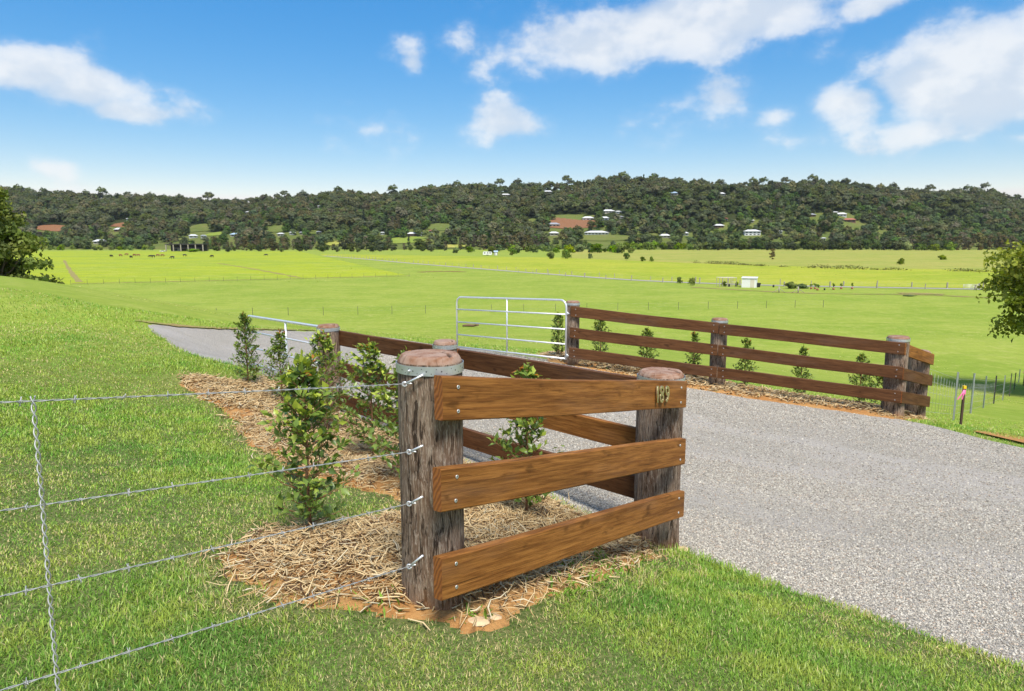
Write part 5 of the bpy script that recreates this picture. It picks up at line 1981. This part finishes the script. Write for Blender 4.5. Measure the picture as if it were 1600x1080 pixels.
# single trees that can be told apart on the lower slope
for (px, py, kd, v_, sc, lab) in [(167, 383, 'pine_tree', 0, .9, 'dark pointed pine beside the low pale roofed house on the left'),
                                  (639, 386, 'pine_tree', 0, .8, 'small dark conifer at the field edge below the red walled house'),
                                  (120, 372, 'pale_gum_tree', 0, 1.0, 'pale gum below the left red dirt cutting'),
                                  (255, 366, 'pale_gum_tree', 1, 1.1, 'pale gum on the slope left of the open green slope'),
                                  (560, 380, 'pale_gum_tree', 1, 1.2, 'pale gum above the loose belt left of the caravan'),
                                  (770, 372, 'pale_gum_tree', 0, 1.2, 'pale gum above the she oaks behind the caravan')]:
    p = gp(px, py)
    me, tr = KIND[kd][v_]
    t = make_tree(kd, me, tr, None, (p.x, p.y, p.z - .4), sc, px, lab, 'tree', 'single trees on the lower slope')
    SRC.setdefault(id(me), t.children[0])


# the wood on the hillside, one mass
def build_forest():
    rg = np.random.default_rng(12)
    srcs = []
    for kd in ('gum_tree', 'broadleaf_tree', 'she_oak_tree', 'pale_gum_tree', 'pine_tree'):
        for me, tr in KIND[kd]:
            if id(me) in SRC:
                srcs.append((kd, SRC[id(me)]))
    P, I, Sc, Rz = [], [], [], []
    y = HB + 4
    while y < HT + 60:
        stepx = 8.2
        xs = np.arange((-640 - 800) / 1067 * y, (2150 - 800) / 1067 * y, stepx)
        xs = xs + rg.uniform(-.45, .45, len(xs)) * stepx
        yy = y + rg.uniform(-.45, .45, len(xs)) * 10.5
        hz = hill(xs, yy)
        pat = np.clip((fbm(xs / 60, yy / 60, 15, 3) - .5) * 2.2 + .5, 0, 1)
        for x_, y_, h_, pt in zip(xs, yy, hz, pat):
            t = (y_ - HB) / (HT - HB)
            if t > .90 and rg.random() < .45:
                continue
            if t < .30 and rg.random() < .50 * (1 - t / .30) + .25 * (float(pt) > .6):
                continue
            gumf = .25 + .5 * t
            r_ = .35 * rg.random() + .65 * float(pt)
            kd = 'gum_tree' if r_ < gumf else ('broadleaf_tree' if r_ < gumf + .6 * (1 - gumf) + .1 else 'she_oak_tree')
            q_ = rg.random()
            kd = 'pale_gum_tree' if q_ < .10 else ('pine_tree' if q_ > .975 else kd)
            ids = [i for i, (k_, o_) in enumerate(srcs) if k_ == kd]
            s_ = rg.uniform(.6, 1.2) * (1.0 if kd != 'gum_tree' else .85)
            z_ = PLAIN + h_ - .8
            u = 800 + 1067 * x_ / y_
            ht = {'gum_tree': 20, 'broadleaf_tree': 13, 'she_oak_tree': 16, 'pale_gum_tree': 19, 'pine_tree': 20}[kd] * s_
            yb = 378 - (z_ - CAMZ) / y_ * 1067
            yt = 378 - (z_ + ht - CAMZ) / y_ * 1067
            if blocked(u, yt, yb, 6 * s_ * 1067 / y_, y_):
                continue
            P.append((x_, y_, z_)); I.append(ids[rg.integers(len(ids))]); Sc.append(s_); Rz.append(rg.uniform(0, 6.28))
        y += 10.5
    n = len(P)
    me = bpy.data.meshes.new('forest')
    me.vertices.add(n)
    me.vertices.foreach_set('co', np.array(P, np.float32).ravel())
    for nm, tp, data in (('idx', 'INT', np.array(I, np.int32)), ('scl', 'FLOAT', np.array(Sc, np.float32)), ('rz', 'FLOAT', np.array(Rz, np.float32))):
        at_ = me.attributes.new(nm, tp, 'POINT')
        at_.data.foreach_set('value', data)
    o = obj('forest', me)
    tag(o, 'dense dark green wood covering the hills on the horizon', 'forest', kind='stuff')
    ng = bpy.data.node_groups.new('trees_on_points', 'GeometryNodeTree')
    ng.interface.new_socket('Geometry', in_out='INPUT', socket_type='NodeSocketGeometry')
    ng.interface.new_socket('Geometry', in_out='OUTPUT', socket_type='NodeSocketGeometry')
    gi, go = ng.nodes.new('NodeGroupInput'), ng.nodes.new('NodeGroupOutput')
    jn = ng.nodes.new('GeometryNodeJoinGeometry')
    for kd, src in reversed(srcs):
        oi = ng.nodes.new('GeometryNodeObjectInfo')
        oi.inputs['Object'].default_value = src
        oi.inputs['As Instance'].default_value = True
        ng.links.new(oi.outputs['Geometry'], jn.inputs[0])
    iop = ng.nodes.new('GeometryNodeInstanceOnPoints')
    iop.inputs['Pick Instance'].default_value = True
    ng.links.new(gi.outputs[0], iop.inputs['Points'])
    ng.links.new(jn.outputs[0], iop.inputs['Instance'])

    def attr(nm, tp):
        a_ = ng.nodes.new('GeometryNodeInputNamedAttribute'); a_.data_type = tp; a_.inputs[0].default_value = nm
        return a_.outputs[0]
    ng.links.new(attr('idx', 'INT'), iop.inputs['Instance Index'])
    ng.links.new(attr('scl', 'FLOAT'), iop.inputs['Scale'])
    cx = ng.nodes.new('ShaderNodeCombineXYZ')
    ng.links.new(attr('rz', 'FLOAT'), cx.inputs[2])
    ng.links.new(cx.outputs[0], iop.inputs['Rotation'])
    ng.links.new(iop.outputs[0], go.inputs[0])
    md = o.modifiers.new('trees', 'NODES')
    md.node_group = ng


build_forest()

# single trees and bushes standing in the fields
SOLO = [(978, 407, 13, 12, 'broadleaf_tree', 'small round tree on the far bank with a short trunk'),
        (1003, 408, 8, 10, 'bushy_tree', 'left one of two low bushes right of the small round tree'),
        (1017, 408.5, 9, 7, 'bushy_tree', 'right one of two low bushes right of the small round tree'),
        (1203, 405, 17, 12, 'she_oak_tree', 'lone brown she oak standing in the yellow grass'),
        (1403, 413, 11, 11, 'bushy_tree', 'small dark upright bush standing in the yellow grass'),
        (1468, 405.5, 8, 15, 'bushy_tree', 'wide low dark bush in the yellow grass on the right'),
        (921, 404, 9, 9, 'bushy_tree', 'small bush left of the small round tree'),
        (860, 404, 12, 14, 'bushy_tree', 'round green bush at the end of the bushes behind the farm track'),
        (885, 404, 16, 16, 'bushy_tree', 'bright green round tree behind the farm track'),
        (1061.5, 442, 11, 10, 'bushy_tree', 'thin pale green sapling on the farm track verge'),
        (1081, 445, 13, 14, 'bushy_tree', 'bright yellow green round bush on the farm track verge'),
        (1131, 447, 9, 10, 'bushy_tree', 'dark shrub growing inside the pergola beside the white shed'),
        (1150, 447, 8, 6, 'bushy_tree', 'small shrub between pergola and white shed'),
        (1236, 450, 11, 22, 'bushy_tree', 'left half of the big rambling shrub right of the white shed'),
        (1254, 450, 8, 22, 'bushy_tree', 'right half of the big rambling shrub right of the white shed'),
        (799, 399, 6, 7, 'bushy_tree', 'small bush just right of the caravan'),
        (803, 397, 9, 14, 'bushy_tree', 'green bush behind the small bush right of the caravan'),
        (1420, 462, 2.6, 22, 'bushy_tree', 'flat green scrub patch beside the bare soil strip')]
for (px, by, hpx, wpx, kd, lab) in SOLO:
    D = 10 * 1067 / (by - 378)
    H, Rd = {'broadleaf_tree': (13, 6.6), 'bushy_tree': (6, 4.2), 'she_oak_tree': (16, 4.6)}[kd]
    sz, sx = hpx * D / 1067 / H, wpx * D / 1067 / (2 * Rd)
    me, tr = KIND[kd][int(px) % len(KIND[kd])]
    make_tree('bush' if kd == 'bushy_tree' else kd, me, tr, None, ((px - 800) / 1067 * D, D, PLAIN), (sx, sx, sz), px, lab, 'bush' if kd == 'bushy_tree' else 'tree', 'single bushes and trees in the fields')


# scrub along the ditch
def build_scrub():
    rg = np.random.default_rng(8)
    V, F, cc = [], [], []
    P = resample(smooth_line([g2(*p) for p in [(1085, 411), (1160, 414.5), (1250, 418.5), (1350, 421.5), (1450, 423), (1560, 425.5), (1700, 428)]], 1), 260)
    n = 4200
    k = rg.integers(0, 260, n)
    dens = fbm(k * .09, k * 0, 9, 3)
    keep = rg.random(n) < sstep(dens, .36, .6)
    k = k[keep]; n = len(k)
    p = np.c_[P[k] + rg.normal(size=(n, 2)) * np.array([.9, 1.2]), PLAIN + rg.random(n) * (.25 + 1.1 * sstep(dens[keep], .45, .75))]
    N = sph(n, rg)
    s_ = rg.uniform(.25, .6, n)
    V, F = leaf_quads(p, N, s_, s_ * .6, rg)
    col = np.array([.13, .115, .04]) * rg.uniform(.5, 1.4, (n, 1))
    g = rg.random((n, 1)) < .3
    col = np.where(g, np.array([.14, .19, .035]), col)
    tag(obj('ditch_scrub', mesh_np('ditch_scrub', V, F, M['tree'], colors=np.repeat(col, 4, 0))), 'low brown scrub along the ditch at the edge of the yellow grass', 'scrub', kind='stuff')


build_scrub()

# big foreground-side trees, partly in view
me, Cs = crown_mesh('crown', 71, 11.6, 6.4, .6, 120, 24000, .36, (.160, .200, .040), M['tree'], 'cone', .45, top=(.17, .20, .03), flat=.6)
bx0, by0 = -43.2, 57.0
make_tree('leafy_tree', me, trunk_mb(11.6, 1.0, .28, Cs, 71, 26, up_to=.9).mesh('trunk', M['bark']), None, (bx0, by0, tz1(bx0, by0) - .1), 1.0, .8, 'big dark leafy tree cut by the left edge behind the grass bank')
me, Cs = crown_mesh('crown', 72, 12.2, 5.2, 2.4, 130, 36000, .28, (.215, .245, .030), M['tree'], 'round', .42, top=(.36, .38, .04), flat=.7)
bx0, by0 = 33.0, 39.0
make_tree('leafy_tree', me, trunk_mb(12.2, 2.0, .24, Cs, 72, 26).mesh('trunk', M['bark']), None, (bx0, by0, tz1(bx0, by0) - .1), (1.0, 1.0, 1.0), .3, 'yellow green leafy tree cut by the right edge')


# ------------------------------------------------------------------ small things on the plain
def plain_at(px, by):
    D = 10 * 1067 / (by - 378)
    return Vector(((px - 800) / 1067 * D, D, PLAIN)), D


# track fence
TP = smooth_line([g2(*p) for p in TRACK], 2)
TPr = resample(TP, 400)
Tt = np.gradient(TPr, axis=0)
Tt /= np.linalg.norm(Tt, axis=1)[:, None]
TN = np.stack([-Tt[:, 1], Tt[:, 0]], 1)
pm = MB().box((0, 0, .55), (.16, .16, 1.5)).mesh('post', M['timber'])
for off, lab in ((3.0, 'wire fence with grey timber posts on the far side of the farm track'), (-3.2, 'wire fence with grey timber posts on the near side of the farm track')):
    o0 = TPr[150] + TN[150] * off
    fo = empty('track_fence', (o0[0], o0[1], PLAIN), lab, 'wire fence')
    acc, last = 0, None
    rgf = random.Random(int(off * 7))
    line = []
    for i in range(0, 400):
        q = TPr[i] + TN[i] * off
        if off < 0 and q[0] < 2:
            continue
        if last is not None and np.linalg.norm(q - last) < (6.0 if off > 0 else 9.0):
            continue
        last = q
        c = obj('post', pm, fo, (q[0] - o0[0], q[1] - o0[1], rgf.uniform(-.12, .12)))
        c.scale = (rgf.uniform(.7, 1.5),) * 2 + (rgf.uniform(.8, 1.1),)
        line.append((q[0] - o0[0], q[1] - o0[1], 0))
    for z in (.45, .85, 1.1):
        MB().tube([(a_, b_, z) for a_, b_, c_ in line], .006, 3).build('wire', M['wire'], fo)
# thin steel stakes across the near paddock
a, b = gp(300, 505), gp(1330, 474)
A0, A1 = Vector((-40, 92, PLAIN)), Vector((48, 105, PLAIN))
fo = empty('paddock_fence', tuple(A0), 'barely visible row of thin dark stakes across the near paddock', 'wire fence')
sm_ = MB().box((0, 0, .5), (.045, .045, 1.3)).mesh('stake', M['picketd'])
ns = 19
for i in range(ns + 1):
    obj('stake', sm_, fo, tuple((A1 - A0) * (i / ns)))
for z in (.5, 1.0):
    MB().tube([Vector((0, 0, z)), A1 - A0 + Vector((0, 0, z))], .003, 3).build('wire', M['wire'], fo)
A0, D = plain_at(112, 444)
A1, D = plain_at(640, 431.5)
fo = empty('paddock_fence', tuple(A0), 'low fence of thin posts along the near edge of the lime green paddock', 'wire fence')
for i in range(26):
    obj('post', sm_, fo, tuple((A1 - A0) * (i / 25)))

# white shed, trough, frame
p, D = plain_at(1157, 448)
sh = empty('garden_shed', (p.x + 1.9, p.y, PLAIN), 'small white metal shed beside the farm track', 'shed', rz=R(-24))
MB().box((0, 0, 1.0), (3.1, 2.5, 2.0)).build('wall', M['white'], sh)
MB().add([(-1.7, -1.4, 2.02), (1.7, -1.4, 2.02), (1.7, 1.4, 2.22), (-1.7, 1.4, 2.22), (-1.7, -1.4, 2.1), (1.7, -1.4, 2.1), (1.7, 1.4, 2.3), (-1.7, 1.4, 2.3)],
         [(0, 3, 2, 1), (4, 5, 6, 7), (0, 1, 5, 4), (1, 2, 6, 5), (2, 3, 7, 6), (3, 0, 4, 7)]).build('roof', M['roofw'], sh)
MB().box((.7, -1.26, .95), (.85, .05, 1.85)).build('door', M['cream'], sh)
p, D = plain_at(1181, 448)
tr_ = empty('water_trough', tuple(p), 'black plastic bin standing right of the white shed', 'bin')
b = MB()
b.add([(-.7, -.4, 0), (.7, -.4, 0), (.7, .4, 0), (-.7, .4, 0), (-.82, -.5, .85), (.82, -.5, .85), (.82, .5, .85), (-.82, .5, .85)],
      [(0, 3, 2, 1), (0, 1, 5, 4), (1, 2, 6, 5), (2, 3, 7, 6), (3, 0, 4, 7)])
b.build('body', M['black'], tr_)
MB().box((0, 0, .9), (1.75, 1.1, .08)).build('lid', M['black'], tr_)
p, D = plain_at(1139, 447.5)
fr = empty('pergola', tuple(p), 'open timber pergola of thin posts left of the white shed', 'pergola')
for x in (-2.2, -1.5, -.3, .2, .5, 1.5):
    for y in (0, 2.2):
        MB().box((x, y, 1.0), (.09, .09, 2.2)).build('post', M['timber'], fr)
for y in (0, 2.2):
    MB().box((-.35, y, 2.06), (3.9, .11, .12)).build('beam', M['cream'], fr)
MB().box((1.0, 0, 1.1), (1.0, .07, .09)).build('beam', M['cream'], fr)


def drum(px, by, s_, mat, label):
    q, D_ = plain_at(px, by)
    r_ = empty('drum', tuple(q), label, 'drum')
    n = 14
    b_ = MB()
    b_.tube([(0, 0, 0), (0, 0, .04 * s_), (0, 0, .5 * s_), (0, 0, .96 * s_), (0, 0, s_)], [.36 * s_, .4 * s_, .42 * s_, .4 * s_, .34 * s_], n)
    b_.build('body', mat, r_)
    MB().tube([(0, 0, s_), (0, 0, s_ * 1.05)], .2 * s_, 10).build('lid', mat, r_)


drum(1139, 447, .6, M['black'], 'black drum standing inside the pergola')
drum(1208, 448, .5, M['black'], 'black pot standing alone right of the white shed')
drum(1288, 452.5, .42, M['black'], 'black pot among the potted saplings')
# potted saplings
for k, (px, by, h) in enumerate([(1267, 451, 9), (1273, 451, 12), (1277, 453, 11), (1302, 452, 11), (1314, 451, 10), (1331, 451, 13)]):
    q, D_ = plain_at(px, by)
    sp_ = empty('potted_sapling', tuple(q), ['leftmost', 'second', 'third', 'fourth', 'fifth', 'rightmost'][k] + ' potted sapling in the row right of the rambling shrub', 'sapling', 'potted saplings')
    hh = h * D_ / 1067
    MB().tube([(0, 0, 0), (0, 0, .4)], [.2, .27], 10).build('pot', M['roofr'], sp_)
    MB().tube([(0, 0, .35), (.02, 0, hh * .8)], [.03, .015], 5).build('stem', M['bark'], sp_)
    me, _c = crown_mesh('crown', 300 + k, hh, .32, .55, 7, 90, .22, (.16, .24, .03), M['tree'], 'round')
    obj('crown', me, sp_)
# braced strainer posts
for px, by, lab in ((1217, 456.5, 'left braced strainer post on the soil strip'), (1247, 457, 'right braced strainer post on the soil strip')):
    q, D_ = plain_at(px, by)
    sp_ = empty('strainer_post', tuple(q), lab, 'fence post', 'braced strainer posts')
    MB().tube([(0, 0, -.2), (0, 0, 1.25)], [.13, .11], 8).build('post', M['timber'], sp_)
    for s_ in (-1, 1):
        MB().tube([(0, 0, .85), (s_ * 1.3, 0, 0)], .05, 6).build('brace', M['timber'], sp_)
# far paddock gate
q, D_ = plain_at(1516, 451)
g = empty('paddock_gate', tuple(q), 'small pale gate in the far track fence on the right', 'gate')
for z in (.25, .5, .75, 1.0):
    MB().tube([(-1.55, 0, z), (1.5, 0, z)], .03, 5).build('bar', M['gate'], g)
for x in (-1.55, 0, 1.5):
    MB().tube([(x, 0, .2), (x, 0, 1.05)], .03, 5).build('upright', M['gate'], g)
MB().tube([(0, 0.05, .2), (1.5, 0.05, 1.0)], .03, 5).build('brace', M['gate'], g)
MB().box((1.75, 0, .55), (.2, .2, 1.4)).build('post', M['timber'], g)
# caravan with a small shed beside it
q, D_ = plain_at(762, 399)
cv = empty('caravan', tuple(q), 'white caravan parked in front of the she oak belt', 'caravan')
prof = [(-3.2, .55), (3.0, .55), (3.3, .9), (3.25, 2.2), (2.9, 2.85), (-2.8, 2.95), (-3.3, 2.5), (-3.35, 1.0)]
b = MB()
b.add([(x, -1.1, z) for x, z in prof] + [(x, 1.1, z) for x, z in prof],
      [tuple(range(8)), tuple(reversed(range(8, 16)))] + [(i, 8 + i, 8 + (i + 1) % 8, (i + 1) % 8) for i in range(8)])
b.build('body', M['white'], cv)
for x in (-2.0, 0.2, 2.0):
    MB().box((x, -1.12, 1.95), (1.1, .06, .7)).build('window', M['glass'], cv)
for x in (-.45, .45):
    MB().tube([(x, -1.0, .38), (x, -1.18, .38)], .36, 14).build('wheel', M['black'], cv)
MB().tube([(3.2, 0, .6), (4.5, 0, .55)], .07, 6).build('drawbar', M['picketd'], cv)
q, D_ = plain_at(775, 398.6)
ss_ = empty('small_shed', tuple(q), 'little grey shed right against the white caravan', 'shed')
MB().box((0, 0, 1.3), (2.6, 2.6, 2.6)).build('wall', M['roofg'], ss_)
MB().add([(-1.6, -1.6, 2.55), (1.6, -1.6, 2.55), (1.6, 1.6, 2.55), (-1.6, 1.6, 2.55), (-1.6, 0, 3.5), (1.6, 0, 3.5)], [(0, 1, 5, 4), (2, 3, 4, 5), (0, 4, 3), (1, 2, 5), (0, 3, 2, 1)]).build('roof', M['roofb'], ss_)
MB().box((.3, -1.32, 1.0), (1.0, .06, 2.0)).build('door', M['white'], ss_)

# dark open-sided farm building
q, D_ = plain_at(294, 393)
k_ = D_ / 1067
ds_ = empty('open_shed', tuple(q), 'dark open sided farm building with pale posts at the end of the lime paddock', 'farm building')
Wd, Hh = 57 * k_, 11.5 * k_
MB().box((0, 4, Hh), (Wd + 2, 11, .9)).build('roof', M['shade'], ds_)
MB().box((0, 9, Hh / 2), (Wd, .4, Hh - 1)).build('back_wall', M['shade'], ds_)
MB().box((2, 4, Hh * .45), (Wd - 8, 9, .5)).build('floor_deck', M['shade'], ds_)
for i in range(6):
    x = -Wd / 2 + Wd * i / 5
    MB().box((x, -1.0, Hh / 2), (.9, .9, Hh - .9)).build('post', M['timber'], ds_)
for x in (-.28, .02, .22):
    MB().box((x * Wd, 8.7, Hh * .3), (3.0, .3, 3.2)).build('window', M['roofg'], ds_)
q, D_ = plain_at(305, 393.6)
me, tr = KIND['bushy_tree'][0]
make_tree('bush', me, tr, None, tuple(q), (1.6, 1.0, .55), .4, 'clipped bright bush in front of the dark open farm building', 'bush')
q, D_ = plain_at(259, 393.4)
ut = empty('farm_vehicle', tuple(q), 'pale vehicle parked left of the dark open farm building', 'vehicle')
MB().box((0, 0, .85), (4.9, 1.8, .7)).build('body', M['white'], ut)
MB().add([(-1.2, -.8, 1.2), (1.0, -.8, 1.2), (1.0, .8, 1.2), (-1.2, .8, 1.2), (-.8, -.7, 1.85), (.7, -.7, 1.85), (.7, .7, 1.85), (-.8, .7, 1.85)],
         [(4, 5, 6, 7), (0, 1, 5, 4), (1, 2, 6, 5), (2, 3, 7, 6), (3, 0, 4, 7)]).build('cab', M['glass'], ut)
for x in (-1.5, 1.5):
    for y in (-.8, .8):
        MB().tube([(x, y - .12, .36), (x, y + .12, .36)], .36, 12).build('wheel', M['black'], ut)


# grazing cattle: one continuous skinned body
def cow_mesh(mat):
    J = [((0, 0, 1.1), .36), ((.55, 0, 1.12), .36), ((-.55, 0, 1.1), .37), ((.85, 0, 1.15), .25), ((1.15, 0, .85), .17), ((1.35, 0, .45), .13), ((1.5, 0, .22), .08),
         ((-.85, 0, 1.15), .22), ((-.98, 0, .9), .04), ((-.98, 0, .5), .035)]
    E = [(0, 1), (0, 2), (1, 3), (3, 4), (4, 5), (5, 6), (2, 7), (7, 8), (8, 9)]
    for (b_, x) in ((1, .55), (2, -.62)):
        for s_ in (-1, 1):
            i = len(J)
            J += [((x, .2 * s_, .75), .14), ((x + (.04 if x < 0 else -.02), .22 * s_, .42), .085), ((x, .22 * s_, .05), .075)]
            E += [(b_, i), (i, i + 1), (i + 1, i + 2)]
    for s_ in (-1, 1):
        i = len(J)
        J += [((1.12, .22 * s_, .72), .05)]
        E += [(4, i)]
    m0 = bpy.data.meshes.new('cow')
    m0.from_pydata([j[0] for j in J], E, [])
    t_ = bpy.data.objects.new('cow', m0)
    C.objects.link(t_)
    t_.modifiers.new('skin', 'SKIN')
    for v_, j in zip(m0.skin_vertices[0].data, J):
        v_.radius = (j[1], j[1])
    m0.skin_vertices[0].data[0].use_root = True
    t_.modifiers.new('sub', 'SUBSURF').levels = 1
    dg_ = bpy.context.evaluated_depsgraph_get()
    me_ = bpy.data.meshes.new_from_object(t_.evaluated_get(dg_))
    bpy.data.objects.remove(t_)
    me_.materials.clear()
    me_.materials.append(mat)
    return me_


cd, cr_ = cow_mesh(M['cowdark']), cow_mesh(M['cowred'])
rgc = random.Random(3)
CNT = [0, 0]
for k, (px, py, c_) in enumerate([(178.5, 401.5, 0), (193, 400.5, 1), (203, 399, 1), (209, 403, 0), (215, 400, 1), (221, 400.5, 1), (240, 402, 0), (244, 402.2, 0), (251, 400.5, 1), (258, 400.5, 1),
                                  (273.5, 404, 0), (292.5, 400.5, 0), (335, 402, 0), (419, 400, 0)]):
    q, D_ = plain_at(px, py)
    o = obj('cow', cd if c_ == 0 else cr_, None, tuple(q), rgc.uniform(-.5, .5) + (PI if rgc.random() < .5 else 0))
    o.scale = (1.15, 1.15, 1.15)
    CNT[c_] += 1
    tag(o, nth(CNT[c_]) + (' black' if c_ == 0 else ' red brown') + ' cow from the left in the lime green paddock', 'cow', 'black cattle' if c_ == 0 else 'red brown cattle')


# ------------------------------------------------------------------ light valley haze
hz_m = bpy.data.materials.new('valley_haze')
hz_m.use_nodes = True
for n_ in list(hz_m.node_tree.nodes):
    hz_m.node_tree.nodes.remove(n_)
hzt = NT(hz_m.node_tree)
pv = hzt.n('ShaderNodeVolumePrincipled', {'Color': (0.90, 0.94, 1.0, 1.0), 'Density': 0.000032, 'Anisotropy': 0.2})
hzt.n('ShaderNodeOutputMaterial', {'Volume': pv.outputs[0]})
top_z = 215.0
hb = MB()
hb.box((0, 0, (top_z + PLAIN - 2) / 2), (19000, 19000, top_z - PLAIN + 2))
tag(hb.build('haze', hz_m), 'thin bluish haze in the air over the valley', 'haze', kind='stuff')
